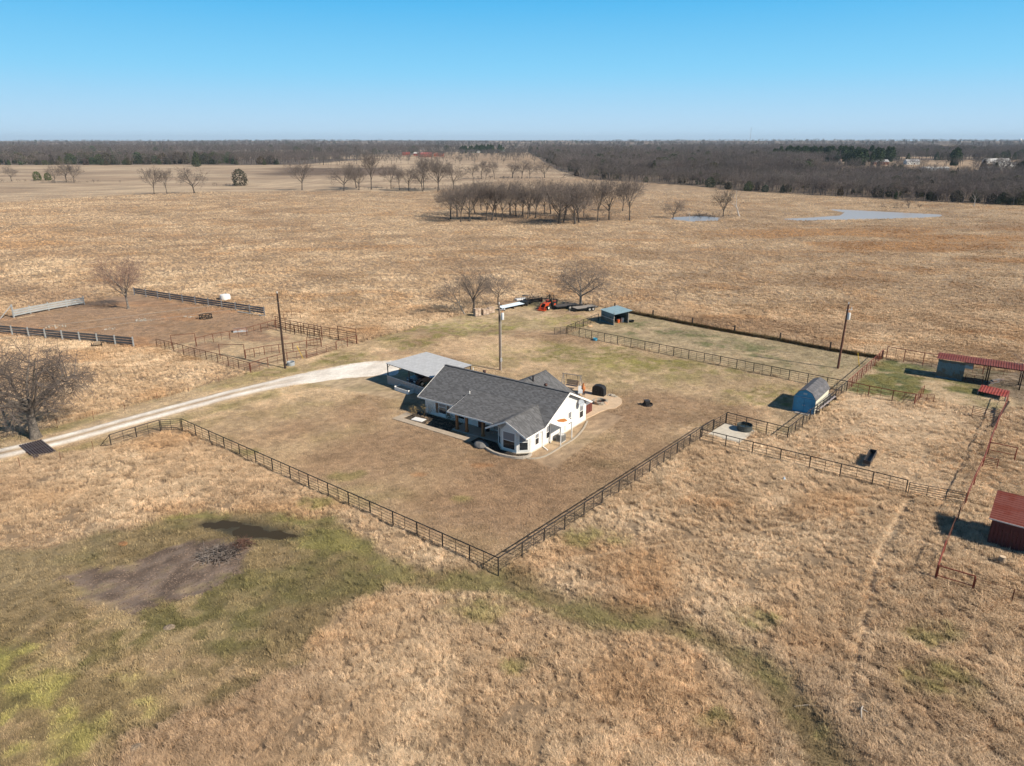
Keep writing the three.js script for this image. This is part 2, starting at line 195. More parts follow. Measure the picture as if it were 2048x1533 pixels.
// what grows where: colour of the ground cover (linear), how tall it stands
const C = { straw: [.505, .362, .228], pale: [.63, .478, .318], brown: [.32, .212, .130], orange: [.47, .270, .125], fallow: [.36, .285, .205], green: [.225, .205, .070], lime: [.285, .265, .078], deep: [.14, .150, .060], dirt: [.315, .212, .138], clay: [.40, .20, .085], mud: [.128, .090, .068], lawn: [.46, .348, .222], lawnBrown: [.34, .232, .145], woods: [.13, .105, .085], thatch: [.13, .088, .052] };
function cover(x, z) {
  const d = Math.hypot(x, z), n1 = fbm(x * .045, z * .06, 3), n2 = fbm(x * .21 + 40, z * .21, 3), n3 = fbm(x * .9 + 7, z * .9, 2), n4 = fbm(x * .013, z * .03 + 50, 3);
  let c = mixc(C.straw, C.pale, ss(.4, .75, n2)), tall = 1; c = mixc(c, C.brown, ss(.55, .8, n1) * .55); c = mixc(c, C.orange, ss(.55, .75, fbm(x * .11 + 90, z * .13, 3)) * .45);
  if (d > 120) {
    c = mixc(c, C.pale, .25 * ss(.45, .6, n4)); c = mixc(c, C.brown, .3 * ss(.5, .7, fbm(x * .02 + 11, z * .05, 3)));
    const o = ss(.5, .62, fbm(x * .018 + 60, z * .06 + 3, 3)) * ss(60, 110, x + (-z - 200) * .3) * ss(160, 185, -z) * (1 - ss(250, 275, -z)); c = mixc(c, C.orange, o * .9);
    c = mixc(c, C.orange, .5 * ss(.55, .65, fbm(x * .02 + 5, z * .07 + 31, 3)) * ss(190, 215, -z) * (1 - ss(235, 260, -z)));
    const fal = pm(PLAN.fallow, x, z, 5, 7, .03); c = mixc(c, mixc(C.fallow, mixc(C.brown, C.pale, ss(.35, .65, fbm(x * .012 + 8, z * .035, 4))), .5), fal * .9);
    c = mixc(c, [.15, .10, .065], pm(PLAN.brownstrip, x, z, 12, 20, .02)); if (z < -330 && wooded(x, z)) c = C.woods;
    tall = .85 * (1 - .7 * fal);
  }
  const road = lineD(PLAN.drive, x, z);
  const yard = pm(PLAN.yard, x, z, .5, .5);
  if (yard > 0) {
    let l = mixc(C.lawn, C.pale, .6 * ss(.42, .68, n2)); l = mixc(l, [.30, .245, .125], .55 * ss(.5, .68, fbm(x * .3 + 77, z * .3, 3))); l = mixc(l, C.lawnBrown, ss(.42, .72, fbm(x * .09 + 2, z * .09 + 8, 3)) * .8); const front = polyD([[-36, -72], [-1, -45], [22, -71], [3, -66], [-10, -76]], x, z); l = mixc(l, C.lawnBrown, .6 * ss(-3, 4, front) * ss(.3, .6, n1 * .5 + n2 * .5)); l = mixc(l, C.brown, .5 * ss(-20, 4, x) * ss(-4, 3, front));
    l = mixc(l, C.green, .8 * (.2 + .8 * ss(.38, .6, n3)) * ss(.44, .62, fbm(x * .13 + 30, z * .17 + 4, 3)) * ss(-82, -96, z)); const patchy = .15 + .85 * ss(.38, .62, vn(x * 1.9, z * 1.9) * .6 + n3 * .4); l = mixc(l, C.lime, .6 * patchy * Math.max(blob(x, z, 33, -83, 8, 4), blob(x, z, 10, -122, 7, 5), blob(x, z, 18, -96, 9, 5), blob(x, z, -6, -118, 8, 5))); l = mixc(l, C.pale, .6 * blob(x, z, -4, -106, 10, 8, .4)); l = mixc(l, C.green, .6 * Math.max(blob(x, z, -15.5, -60.5, 2.2, 1.5), blob(x, z, -27, -66, 2, 1), blob(x, z, -4.5, -56, 1.2, 1)));
    l = mixc(l, C.clay, .5 * Math.max(blob(x, z, -3, -63, 1.2, .7), blob(x, z, -9, -61, 1, .6))); l = mixc(l, C.lawnBrown, .8 * blob(x, z, 15, -77, 4, 2.5));
    if (road < 6) l = mixc(l, C.pale, .5 * (1 - ss(2, 5, road + n2 * 2))); l = mixc(l, C.green, .5 * (1 - ss(.5, 1.6, Math.abs(road - 3.6))) * ss(.35, .6, n2) * (x < -30 ? 1 : .3));
    l = mixc(l, C.pale, .55 * blob(x, z, -17, -98, 6, 4, .4)); c = mixc(c, l, yard); tall *= 1 - yard;
  }
  const pad = pm(PLAN.paddock, x, z, .4, .3); if (pad > 0) { let l = mixc([.36, .29, .18], C.pale, ss(.45, .7, n2) * .4); l = mixc(l, C.deep, .85 * (.25 + .75 * ss(.35, .6, n3)) * ss(.42, .58, fbm(x * .22 + 3, z * .3, 3)) * ss(3, 10, polyD(PLAN.paddock, x, z) + 4 * n1)); c = mixc(c, l, pad); tall *= 1 - pad; }
  const rp = pm(PLAN.redpen, x, z, .6, .5); if (rp > 0) { let l = mixc(C.green, C.deep, ss(.4, .7, n3)); l = mixc(l, mixc(C.lawn, C.pale, n3), ss(.40, .58, fbm(x * .35 + 70, z * .4, 3)) * .85); l = mixc(l, [.20, .15, .11], ss(58, 61, x - (z + 88) * .3) * .7); c = mixc(c, l, rp); tall *= 1 - rp; }
  const co = pm(PLAN.corral, x, z, 2, 2.5, .15); if (co > 0) { let l = mixc(C.dirt, C.brown, ss(.4, .7, n2) * .8); l = mixc(l, C.straw, ss(.5, .7, n1) * .5); l = mixc(l, C.clay, .7 * blob(x, z, -58, -104, 7, 3)); l = mixc(l, C.clay, .35 * ss(.55, .7, fbm(x * .1, z * .2, 2))); c = mixc(c, l, co); tall *= 1 - co; }
  const pe = pm(PLAN.pens, x, z, .5, .4); if (pe > 0) { c = mixc(c, mixc(C.lawn, C.dirt, ss(.4, .65, n2)), pe); tall *= 1 - pe; }
  const dirtTrack = lineD([[-150, -172], [-105, -150], [-84, -137]], x, z); if (dirtTrack < 9) c = mixc(c, C.dirt, .6 * (1 - ss(2, 8, dirtTrack + 4 * (n2 - .5)))); const track2 = lineD([[-150, -196], [-110, -212], [-70, -232], [-30, -240]], x, z); if (track2 < 8) c = mixc(c, C.brown, .55 * (1 - ss(1, 7, track2 + 6 * (n2 - .5))));
  const tp = pm(PLAN.trampled, x, z, .8, 1.2); if (tp > 0) { c = mixc(c, mixc(C.pale, [.56, .42, .28], n2), tp * (.45 + .4 * ss(.4, .6, n2))); tall *= 1 - tp * (.55 + .4 * ss(.35, .6, n2)); }
  const wear = blob(x, z, -48, -93, 7, 5, .6); c = mixc(c, C.pale, wear * .3);
  if (z > -75) {
    const b = pm(PLAN.basin, x, z, .6, 1.2); if (b > 0) { let l = mixc([.235, .178, .092], [.175, .152, .062], ss(.4, .65, n2)); l = mixc(l, C.straw, ss(.5, .75, n1) * ss(.45, .65, n3) * .4); l = mixc(l, [.30, .235, .14], .6 * ss(-27, -36, x) * ss(-37, -44, z)); l = mixc(l, C.lime, .8 * ss(.42, .6, n3 * .5 + n2 * .5) * Math.max(blob(x, z, -27, -31, 8, 4), blob(x, z, -31, -35.5, 3, 3), .8 * blob(x, z, -23, -32.7, 4, 2))); l = mixc(l, C.green, .8 * Math.max(blob(x, z, -13.5, -49, 5, 2.2), blob(x, z, -27.5, -53.5, 4, 1.2), blob(x, z, -17.5, -53, 3, 1.5))); c = mixc(c, l, b); tall *= 1 - b * .93; }
    const sw = lineD(PLAN.swale, x, z); if (sw < 4) { const k = 1 - ss(.5, 2.2, sw + (n2 - .5) * 2.4); c = mixc(c, mixc([.23, .178, .088], [.185, .165, .066], ss(.4, .6, n3)), k * .9); tall *= 1 - k * .9; }
    for (const [gx, gz, r] of [[6.2, -49.8, 2], [15.8, -39.4, 1.2], [24.9, -33.5, 2.2], [-2.2, -40.5, 1.8], [-16.7, -55.1, 1.4], [11, -30.5, 1], [27, -38, 1.5], [.5, -35, .8]]) { const k = blob(x, z, gx, gz, r * 1.5, r); if (k) { c = mixc(c, C.green, k * .75 * (.3 + .7 * ss(.35, .65, n3))); tall *= 1 - k * .6; } }
    const tr = Math.min(lineD(PLAN.trail, x, z), lineD(PLAN.trail2, x, z) + .2); if (tr < 1) { const k = 1 - ss(.15, .55, tr + (n3 - .5) * .4); c = mixc(c, C.pale, k * .6); tall *= 1 - k; }
    const m = pm(PLAN.mud, x, z, .25, 1.3, 1.1); if (m > 0) { c = mixc(c, mixc(C.mud, [.21, .158, .125], ss(.35, .7, n3)), m * (n3 > .72 ? .5 : 1)); tall *= 1 - m; }
    const pu = pm(PLAN.puddle, x, z, .7); if (pu > 0) { c = mixc(c, [.055, .048, .028], pu); tall *= 1 - ss(0, .4, pu); }
  }
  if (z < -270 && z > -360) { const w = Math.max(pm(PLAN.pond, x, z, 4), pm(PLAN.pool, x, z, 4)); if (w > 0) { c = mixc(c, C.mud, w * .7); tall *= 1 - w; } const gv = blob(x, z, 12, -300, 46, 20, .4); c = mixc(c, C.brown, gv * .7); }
  const n5 = vn(x * 2.3 + 3, z * 2.3), j = (.80 + .4 * n3) * (.88 + .24 * n5); return [c[0] * j, c[1] * j, c[2] * j, tall, n3];
}
// ---------- ground ----------
{
  const xs = [], zs = [];
  for (let x = 0, s = .42; x < 9500;) { xs.push(x); if (x > 62) s *= 1.05; x += s; } const X = [...xs.slice(1).reverse().map((v) => -v), ...xs];
  for (let z = -2, s = .42; z > -13000;) { zs.push(z); if (z < -135) s *= 1.022; z -= s; if (z > -20) z -= 1.5; }
  const nx = X.length, nz = zs.length, pos = new Float32Array(nx * nz * 3), col = new Float32Array(nx * nz * 3), uv = new Float32Array(nx * nz * 2), idx = [];
  for (let j = 0; j < nz; j++) for (let i = 0; i < nx; i++) {
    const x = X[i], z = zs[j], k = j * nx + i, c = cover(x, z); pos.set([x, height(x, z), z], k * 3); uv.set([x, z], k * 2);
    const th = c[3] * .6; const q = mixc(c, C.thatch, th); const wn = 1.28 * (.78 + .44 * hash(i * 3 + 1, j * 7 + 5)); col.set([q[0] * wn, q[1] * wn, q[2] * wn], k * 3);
    if (i && j) { const a = k - nx - 1, b = k - nx, d = k - 1; idx.push(a, b, k, a, k, d); }
  }
  const g = new THREE.BufferGeometry(); g.setAttribute('position', new THREE.BufferAttribute(pos, 3)); g.setAttribute('color', new THREE.BufferAttribute(col, 3)); g.setAttribute('uv', new THREE.BufferAttribute(uv, 2)); g.setIndex(idx); g.computeVertexNormals();
  const o = new THREE.Mesh(g, new THREE.MeshStandardMaterial({ vertexColors: true, map: T.grass, bumpMap: T.grassBump, bumpScale: .05, roughness: 1 })); o.name = 'ground'; o.receiveShadow = o.castShadow = true; o.userData.kind = 'structure'; scene.add(o);
}
// water
function water(name, P, y, m) { const o = S().prism(P.map(([x, z]) => { const cx = P.reduce((s, q) => s + q[0], 0) / P.length, cz = P.reduce((s, q) => s + q[1], 0) / P.length; return [cx + (x - cx) * 1.01, cz + (z - cz) * 1.01]; }), y - .25, y).build(name, m, scene); o.userData.kind = 'structure'; return o; }
water('pond_water', PLAN.pond, -.3, new THREE.MeshPhysicalMaterial({ color: lin(.36, .33, .315), roughness: .3, specularIntensity: .35 }));
water('pool_water', PLAN.pool, -.3, new THREE.MeshPhysicalMaterial({ color: lin(.30, .28, .275), roughness: .3, specularIntensity: .4 }));
water('puddle_water', PLAN.puddle, -.165, new THREE.MeshPhysicalMaterial({ color: lin(.045, .034, .018), roughness: .12, specularIntensity: .22 }));
// gravel drive: crowned ribbon, two pale wheel tracks with dead grass between
{
  const P = new THREE.CatmullRomCurve3(PLAN.drive.map(([x, z]) => new THREE.Vector3(x, 0, z))), n = 260, pos = [], col = [], uv = [], idx = [], prof = [-1.9, -1.5, -1.15, -.75, -.4, 0, .4, .75, 1.15, 1.5, 1.9];
  for (let i = 0; i <= n; i++) {
    const t = i / n, p = P.getPointAt(t), d = P.getTangentAt(t), w = 1.08 + 1.3 * ss(.72, .97, t), open = ss(.7, .85, t), fade = ss(.0, .02, 1 - t);
    prof.forEach((q, k) => {
      const nn = fbm(p.x * .7 + q, p.z * .7, 3), off = q * w * (1 + .1 * (nn - .5)), x = p.x - d.z * off, z = p.z + d.x * off, a = Math.abs(q), edge = ss(1.9, 1.3, a);
      pos.push(x, -.10 + .16 * Math.min(1, ss(1.95, 1.1, a)) * fade + .02 * nn, z); uv.push(x, z);
      const tr = Math.max(1 - ss(.25, .55, Math.abs(a - .8)), open * .9), c = mixc(mixc(C.lawnBrown, C.lawn, nn), [.80, .765, .71], Math.min(1, tr * (.65 + .5 * nn))); col.push(...c.map((v) => v * 1.45 * (.9 + .2 * nn)));
      if (i && k) { const b = pos.length / 3 - 1, m = prof.length; idx.push(b - m - 1, b - m, b, b - m - 1, b, b - 1); }
    });
  }
  const g = new THREE.BufferGeometry(); g.setAttribute('position', new THREE.Float32BufferAttribute(pos, 3)); g.setAttribute('color', new THREE.Float32BufferAttribute(col, 3)); g.setAttribute('uv', new THREE.Float32BufferAttribute(uv, 2)); g.setIndex(idx); g.computeVertexNormals();
  const o = new THREE.Mesh(g, new THREE.MeshStandardMaterial({ vertexColors: true, map: T.gravel, bumpMap: T.gravelBump, bumpScale: .03, roughness: 1, side: THREE.DoubleSide })); o.name = 'gravel_drive'; o.userData.kind = 'structure'; o.receiveShadow = true; scene.add(o);
}
// ---------- grass (nobody could count it) ----------
function tuftGeo(seed, blades, hgt, spread, wid, lean) {
  const r = seeded(seed), p = [];
  for (let b = 0; b < blades; b++) { const a = r() * 6.283, o = Math.sqrt(r()) * spread * .5, x = Math.cos(a) * o, z = Math.sin(a) * o, L = hgt * (.55 + r() * .6), la = (r() < .65 ? (r() - .5) * 2.4 : a), ln = lean * (.3 + r()), w = wid * (.6 + r() * .8), sx = -Math.sin(la) * w, sz = Math.cos(la) * w, mx = x + Math.cos(la) * ln * L * .4, mz = z + Math.sin(la) * ln * L * .4, tx = x + Math.cos(la) * ln * L * 1.15, tz = z + Math.sin(la) * ln * L * 1.15, my = L * .6, ty = L * (1 - .35 * ln); p.push(x - sx, -.03, z - sz, x + sx, -.03, z + sz, mx + sx * .8, my, mz + sz * .8, x - sx, -.03, z - sz, mx + sx * .8, my, mz + sz * .8, mx - sx * .8, my, mz - sz * .8, mx - sx * .8, my, mz - sz * .8, mx + sx * .8, my, mz + sz * .8, tx, ty, tz); }
  const g = new THREE.BufferGeometry(); g.setAttribute('position', new THREE.Float32BufferAttribute(p, 3)); g.computeVertexNormals(); return g;
}
function scatter(name, geo, label, list) {
  const m = new THREE.InstancedMesh(geo, M(1, 1, 1, 1), list.length), mt = new THREE.Matrix4(), q = new THREE.Quaternion(), up = new THREE.Vector3(0, 1, 0), cl = new THREE.Color();
  list.forEach(([x, z, s, a, c], i) => { q.setFromAxisAngle(up, 5 * fbm(x * .12, z * .12, 2) + (a - 3.14) * .35); mt.compose(new THREE.Vector3(x, height(x, z), z), q, new THREE.Vector3(s, s * (.8 + .4 * hash(i, 3)), s)); m.setMatrixAt(i, mt); m.setColorAt(i, cl.setRGB(c[0], c[1], c[2])); });
  m.name = numbered(name); m.castShadow = m.receiveShadow = true; tag(m, label, /clod/.test(name) ? 'mud' : 'grass', null, 'stuff'); scene.add(m);
}
const solid = [[3.3, -67.7, 0]]; // no grass under buildings
const footprints = [[[-13.5, -83], [4, -62], [13, -76], [-2, -88]], [[-27, -88], [-11, -80], [-6, -86], [-16, -95]], [[20.9, -70.6], [23.8, -73.8], [26.8, -71.6], [23.8, -68.3]], [[32, -78], [35, -76], [39, -81], [36, -83]]];
const built = (x, z) => footprints.some((f) => polyD(f, x, z) > 0);
{
  const lists = [[], [], []], shortL = [[], []], bunch = [[], []], r = seeded(99);
  const tint = (c, k, far) => { const v = (far ? .76 + .46 * r() : .62 + .72 * r()) * k, w = (r() - .5) * .05; return [c[0] * v * (1 + w), c[1] * v, c[2] * v * (1 - w * 1.5)]; };
  const tryAt = (x, z, far) => {
    if (Math.abs(x) > -z * .80 + 12) return; const c = cover(x, z), road = lineD(PLAN.drive, x, z); if (road < 1.9 || built(x, z)) return;
    if (r() < c[3]) { const clump = .55 * vn(x * 2.3 + 5, z * 2.3) + .45 * fbm(x * .8 + 5, z * .8, 2); if (!far && clump < .36 && r() < .9) return; (far ? bunch[r() * 2 | 0] : lists[r() * 3 | 0]).push([x, z, (far ? .65 + .8 * r() : (.35 + 1.05 * clump + .35 * r() * r()) * (.55 + .8 * fbm(x * .16 + 20, z * .2, 2))), r() * 6.28, tint(c, 1.12, far)]); }
    else if (!far && !built(x, z) && pm(PLAN.mud, x, z, .3) < .3 && polyD(PLAN.puddle, x, z) < .15 && r() < .8) shortL[r() * 2 | 0].push([x, z, .7 + .6 * r(), r() * 6.28, tint(c, 1.12)]);
  };
  for (let i = 0; i < 150000; i++) { const z = -20 - 50 * Math.pow(r(), 1.25), x = (r() * 2 - 1) * (-z * .8 + 10); tryAt(x, z); }
  for (let i = 0; i < 190000; i++) { const z = -55 - 80 * r(), x = (r() * 2 - 1) * (-z * .78 + 8); tryAt(x, z); }
  for (let i = 0; i < 260000; i++) { const z = -95 - 420 * Math.pow(r(), 1.45), x = (r() * 2 - 1) * (-z * .76 + 8); if (z < -340 && (wooded(x, z) || r() < ss(-380, -510, z))) continue; tryAt(x, z, true); }
  for (let i = 0; i < 90000; i++) { const z = -46 - 66 * r(), x = -38 + 82 * r(); if (polyD(PLAN.yard, x, z) > 0) tryAt(x, z); }
  lists.forEach((l, i) => scatter('dry_grass', tuftGeo(11 + i, 18, .33, .36, .009, .85), ['tall dry straw grass standing in tufts over the pasture', 'leaning dry straw grass tufts mixed through the pasture', 'thick bent straw grass tufts covering the pasture'][i], l));
  shortL.forEach((l, i) => scatter('short_grass', tuftGeo(41 + i, 12, .10, .42, .012, .9), ['short mown winter grass on the yard and paddock', 'thin cropped winter grass across the yard and paddock'][i], l));
  bunch.forEach((l, i) => scatter('bunch_grass', tuftGeo(71 + i, 13, .27, .5, .02, .9), ['clumped bunch grass across the wide field behind the yard', 'loose bunch grass between clumps of the wide field'][i], l));
  const clod = [], r9 = seeded(123); for (let i = 0; i < 9000; i++) { const x = -33 + 14 * r9(), z = -50 + 11 * r9(); if (pm(PLAN.mud, x, z, .4, 1.3, 1.1) < .5) continue; const v = .6 + .9 * r9(); clod.push([x, z, .3 + 1.3 * r9() * r9() * r9(), r9() * 6.28, [.150 * v, .108 * v, .082 * v]]); } const cg = new THREE.IcosahedronGeometry(.07, 0); cg.scale(1.3, .6, 1); scatter('mud_clods', cg, 'brown clods and trampled crumbs on the mud patch', clod);
  console.log('tufts', lists.map((l) => l.length), shortL.map((l) => l.length), bunch.map((l) => l.length));
}
// ---------- house (local x along its front, z towards the front yard) ----------
const HOUSE = [3.31, 0, -67.73], TURN = -35 * Math.PI / 180;
const atHouse = (x, z) => { const c = Math.cos(TURN), s = Math.sin(TURN); return [HOUSE[0] + x * c + z * s, 0, HOUSE[2] - x * s + z * c]; };
function windowPart(parent, p, dir, w, h, y0, shutters) { // p base point on wall, dir along the wall, outward = right of dir
  const out = norm(cross(dir, [0, -1, 0])), at = (a, y, o) => add(add([p[0], y, p[2]], dir, a), out, o);
  const bx = (sh, a0, a1, ya, yb, o0, o1) => sh.hexa([at(a0, ya, o0), at(a1, ya, o0), at(a1, ya, o1), at(a0, ya, o1), at(a0, yb, o0), at(a1, yb, o0), at(a1, yb, o1), at(a0, yb, o1)]);
  const g = new THREE.Group(); g.name = 'window'; parent.add(g); const H = w / 2, ym = y0 + h * .5;
  const f = S(); bx(f, -H - .07, H + .07, y0 - .07, y0, -.02, .06); bx(f, -H - .07, H + .07, y0 + h, y0 + h + .07, -.02, .05); bx(f, -H - .07, -H, y0, y0 + h, -.02, .05); bx(f, H, H + .07, y0, y0 + h, -.02, .05); bx(f, -H, H, ym - .03, ym + .03, -.02, .045); f.build('frame', mat.trim, g);
  bx(S(), -H, H, y0, ym - .03, -.02, .012).build('pane', mat.glass, g); bx(S(), -H, H, ym + .03, y0 + h, -.02, .015).build('pane', mat.blind, g, 'pale blind behind the upper sash');
  const n = Math.max(2, Math.round(w / .3)); const mu = S(); for (let i = 1; i < n; i++) { const a = -H + w * i / n; bx(mu, a - .012, a + .012, ym + .03, y0 + h, .012, .03); } bx(mu, -H, H, y0 + h * .74, y0 + h * .74 + .024, .01, .028); mu.build('muntin', mat.trim, g);
  if (shutters) for (const s of [-1, 1]) { const sh = S(); const a = s * (H + .3); for (let k = -1; k < 2; k++) bx(sh, a + k * .15 - .07, a + k * .15 + .07, y0 - .1, y0 + h + .1, 0, .04 + .004 * k); bx(sh, a - .21, a + .21, y0 + .1, y0 + .22, .03, .065); bx(sh, a - .21, a + .21, y0 + h - .22, y0 + h - .1, .03, .065); sh.build('shutter', mat.cedar, parent); }
}
{
  const h = thing('ranch_house', 'white ranch house with grey shingle roof, porch and bay front', 'house', HOUSE, TURN);
  S().prism([[-16.3, -8.8], [0, -8.8], [0, 0], [-.1, 2.35], [-1.15, 3.35], [-3, 3.35], [-4.2, 2.3], [-4.25, 0], [-16.3, 0]], -.2, 2.3).build('wall', mat.white, h);
  S().tri([0, 2.29, -8.8], [0, 2.29, 0], [0, 4.5, -4.4]).tri([-16.3, 2.29, -8.8], [-16.3, 2.29, 0], [-16.3, 4.5, -4.4]).quad([0, 2.29, -8.8], [0, 4.5, -4.4], [-16.3, 4.5, -4.4], [-16.3, 2.29, -8.8]).quad([0, 2.29, 0], [0, 4.5, -4.4], [-16.3, 4.5, -4.4], [-16.3, 2.29, 0]).build('gable_wall', mat.white, h);
  S().tri([-3, 2.29, 3.35], [-1.15, 2.29, 3.35], [-2.15, 3.3, 3.35]).quad([-4.2, 2.29, 2.3], [-3, 2.29, 3.35], [-2.15, 3.3, 3.35], [-2.15, 3.3, 0]).quad([-.1, 2.29, 2.35], [-1.15, 2.29, 3.35], [-2.15, 3.3, 3.35], [-2.15, 3.3, 0]).build('gable_wall', mat.white, h);
  S().prism([[-16.35, -8.85], [.05, -8.85], [.05, 0], [-.05, 2.38], [-1.13, 3.41], [-3.02, 3.41], [-4.26, 2.32], [-4.3, .05], [-16.35, .05]], -.25, .12).build('footing', mat.slab, h);
  const roof = S();
  roof.slab([-16.85, 2.17, .62], [.4, 2.17, .62], [.4, 4.68, -4.4], [-16.85, 4.68, -4.4], .11).slab([.4, 2.17, -9.42], [-16.85, 2.17, -9.42], [-16.85, 4.681, -4.4], [.4, 4.681, -4.4], .11);
  const rf = roof.build('roof', mat.shingle, h);
  S().slab([-10.75, 2.32, 2.62], [-2.6, 2.32, 2.62], [-2.6, 3.46, -1.85], [-10.75, 3.46, -1.85], .1).build('porch_roof', mat.shingle, rf);
  S().slab([-4.66, 2.26, 3.85], [-2.15, 3.52, 3.85], [-2.15, 3.52, -2.2], [-4.66, 2.26, -2.2], .1).slab([-2.15, 3.521, 3.85], [.36, 2.26, 3.85], [.36, 2.26, -.2], [-2.15, 3.521, -2.2], .1).build('bay_roof', mat.shingle, rf);
  S().slab([-5.9, 4.62, -9.6], [-5.9, 4.62, -4.2], [-1.4, 2.36, -4.2], [-1.4, 2.36, -9.6], .1).slab([-5.9, 4.621, -4.2], [-5.9, 4.621, -9.6], [-10.4, 2.36, -9.6], [-10.4, 2.36, -4.2], .1).build('rear_gable_roof', mat.shingle, rf);
  S().tri([-10.2, 2.3, -9.1], [-1.6, 2.3, -9.1], [-5.9, 4.5, -9.1]).quad([-10.2, 0, -9.1], [-1.6, 0, -9.1], [-1.6, 2.31, -9.1], [-10.2, 2.31, -9.1]).build('rear_wall', mat.white, h);
  const cap = S(); cap.beam([-16.87, 4.70, -4.4], [.42, 4.70, -4.4], .3, .04).beam([-2.15, 3.545, 3.86], [-2.15, 3.545, -2], .26, .03).beam([-5.9, 4.645, -9.6], [-5.9, 4.645, -4.6], .26, .03); cap.build('ridge_cap', mat.shingle, rf);
  const fas = S(); fas.beam([-16.87, 2.09, .64], [-10.75, 2.09, .64], .03, .17).beam([-10.77, 2.24, 2.64], [-4.66, 2.24, 2.64], .03, .16); fas.beam([.42, 2.09, .64], [.42, 4.6, -4.4], .03, .19).beam([.42, 2.09, -9.44], [.42, 4.6, -4.4], .03, .19); fas.beam([-16.87, 2.09, .64], [-16.87, 4.6, -4.4], .03, .19).beam([-16.87, 2.09, -9.44], [-16.87, 4.6, -4.4], .03, .19); fas.beam([-4.68, 2.18, 3.87], [-2.15, 3.44, 3.87], .03, .17).beam([.38, 2.18, 3.87], [-2.15, 3.44, 3.87], .03, .17).beam([.38, 2.18, 3.85], [.38, 2.18, .6], .03, .16).beam([-10.77, 2.24, 2.63], [-10.77, 3.36, -1.85], .03, .16).beam([-16.8, 2.09, -9.44], [.4, 2.09, -9.44], .03, .17); fas.build('fascia', mat.trim, h);
  S().slab([-16.6, 2.12, .6], [0, 2.12, .6], [0, 2.16, 0], [-16.6, 2.16, 0], .03).slab([-10.6, 2.24, 2.58], [-4.7, 2.24, 2.58], [-4.7, 2.28, 0.05], [-10.6, 2.28, 0.05], .03).build('soffit', mat.trim, h);
  S().box(-7.4, -.1, 1.08, 6.3, .24, 2.15).build('porch_floor', mat.porch, h);
  for (const x of [-10.05, -8.7, -6.5]) S().box(x, .13, 1.87, .24, 2.16, .24).box(x, .13, 1.87, .34, .2, .34).build('porch_post', mat.cedar, h);
  windowPart(h, [-13.7, 0, 0], [1, 0, 0], 1.05, 1.5, .55, true); windowPart(h, [-10.95, 0, 0], [1, 0, 0], .8, 1.5, .55, true);
  windowPart(h, [-2.07, 0, 3.35], [1, 0, 0], 1.4, 1.75, .4); windowPart(h, [-.62, 0, 2.85], norm([1.05, 0, -1]), .85, 1.7, .42); windowPart(h, [-3.6, 0, 2.82], norm([1.2, 0, 1.05]), .6, 1.7, .42);
  windowPart(h, [-.05, 0, 1.25], [0, 0, -1], .6, 1.35, .65); windowPart(h, [0, 0, -.75], [0, 0, -1], .6, 1.35, .65); windowPart(h, [0, 0, -5.2], [0, 0, -1], .6, 1.35, .75); windowPart(h, [0, 0, -7.75], [0, 0, -1], .75, 1.5, .7);
  const dr = S().box(-8.05, .14, .03, 1.0, 2.0, .08).build('door', mat.door, h); S().tube([-7.7, 1.1, .08], [-7.7, 1.1, .14], .035).build('handle', mat.rim, dr); S().box(-8.62, .14, .03, .09, 2.1, .1).box(-7.48, .14, .03, .09, 2.1, .1).box(-8.05, 2.13, .03, 1.24, .08, .1).build('door_frame', mat.trim, h);
  for (const [x, z, y] of [[-11.5, -5.1, 4.3], [-3.4, -5.6, 4.1]]) S().tube([x, y - .1, z], [x, y + .25, z], .13, .13, 12).lathe(x, z, [[.02, y + .24], [.17, y + .27], [.22, y + .38], [.17, y + .5], [.02, y + .55]], 16).build('turbine_vent', M(.09, .045, .035, .5, { metalness: .4 }), rf);
  S().tube([-5.4, 3.7, -6.1], [-5.4, 4.95, -6.1], .11, .11, 12).tube([-5.4, 4.95, -6.1], [-5.4, 5.02, -6.1], .17, .17, 12).build('flue_pipe', mat.darkMetal, rf); S().tube([-10.5, 3.3, -1], [-10.5, 3.62, -1], .05, .05, 8).build('vent_pipe', mat.trim, rf); S().tube([-13.2, 4.3, -5.1], [-13.2, 4.8, -5.1], .05, .05, 8).build('vent_pipe', mat.trim, rf);
  S().beam([.06, .1, .35], [.06, 2.15, .35], .08, .06).beam([.06, .12, .35], [.95, .03, .75], .09, .07).build('downspout', mat.trim, h);
  const di = S(); { const c = [.38, 2.75, -6.9], nrm = norm([.9, .45, .35]), r = norm(cross(nrm, [0, 1, 0])), u = cross(r, nrm), P = (q, t, dp) => add(add(add(c, r, q * Math.cos(t)), u, q * Math.sin(t)), nrm, dp); for (let k = 0; k < 4; k++) for (let i = 0; i < 20; i++) { const a = i / 20 * 6.2832, b = (i + 1) / 20 * 6.2832, q0 = k * .1, q1 = (k + 1) * .1; di.quad(P(q0, a, q0 * q0 * .6), P(q1, a, q1 * q1 * .6), P(q1, b, q1 * q1 * .6), P(q0, b, q0 * q0 * .6)); } di.tube([.38, 2.72, -6.9], [0, 2.4, -6.9], .025).tube([.40, 2.7, -6.9], add(c, nrm, .4), .015); } di.build('satellite_dish', M(.30, .33, .37, .6), h);
  S().slab([.02, 2.28, -.95], [1.5, 2.12, -.95], [1.5, 2.12, -3.4], [.02, 2.28, -3.4], .07).build('side_canopy', M(.78, .77, .74, .6), h); S().prism([[.25, -2.0], [.6, -1.85], [1.0, -2.15], [1.15, -2.7], [.7, -2.95], [.4, -2.6]], 2.16, 2.262).build('rust_patch', mat.rusty, h);
  for (const [x, z] of [[.14, -1.05], [1.38, -1.05], [1.38, -3.3]]) S().box(x, 0, z, .09, 2.14, .09).build('canopy_post', mat.trim, h);
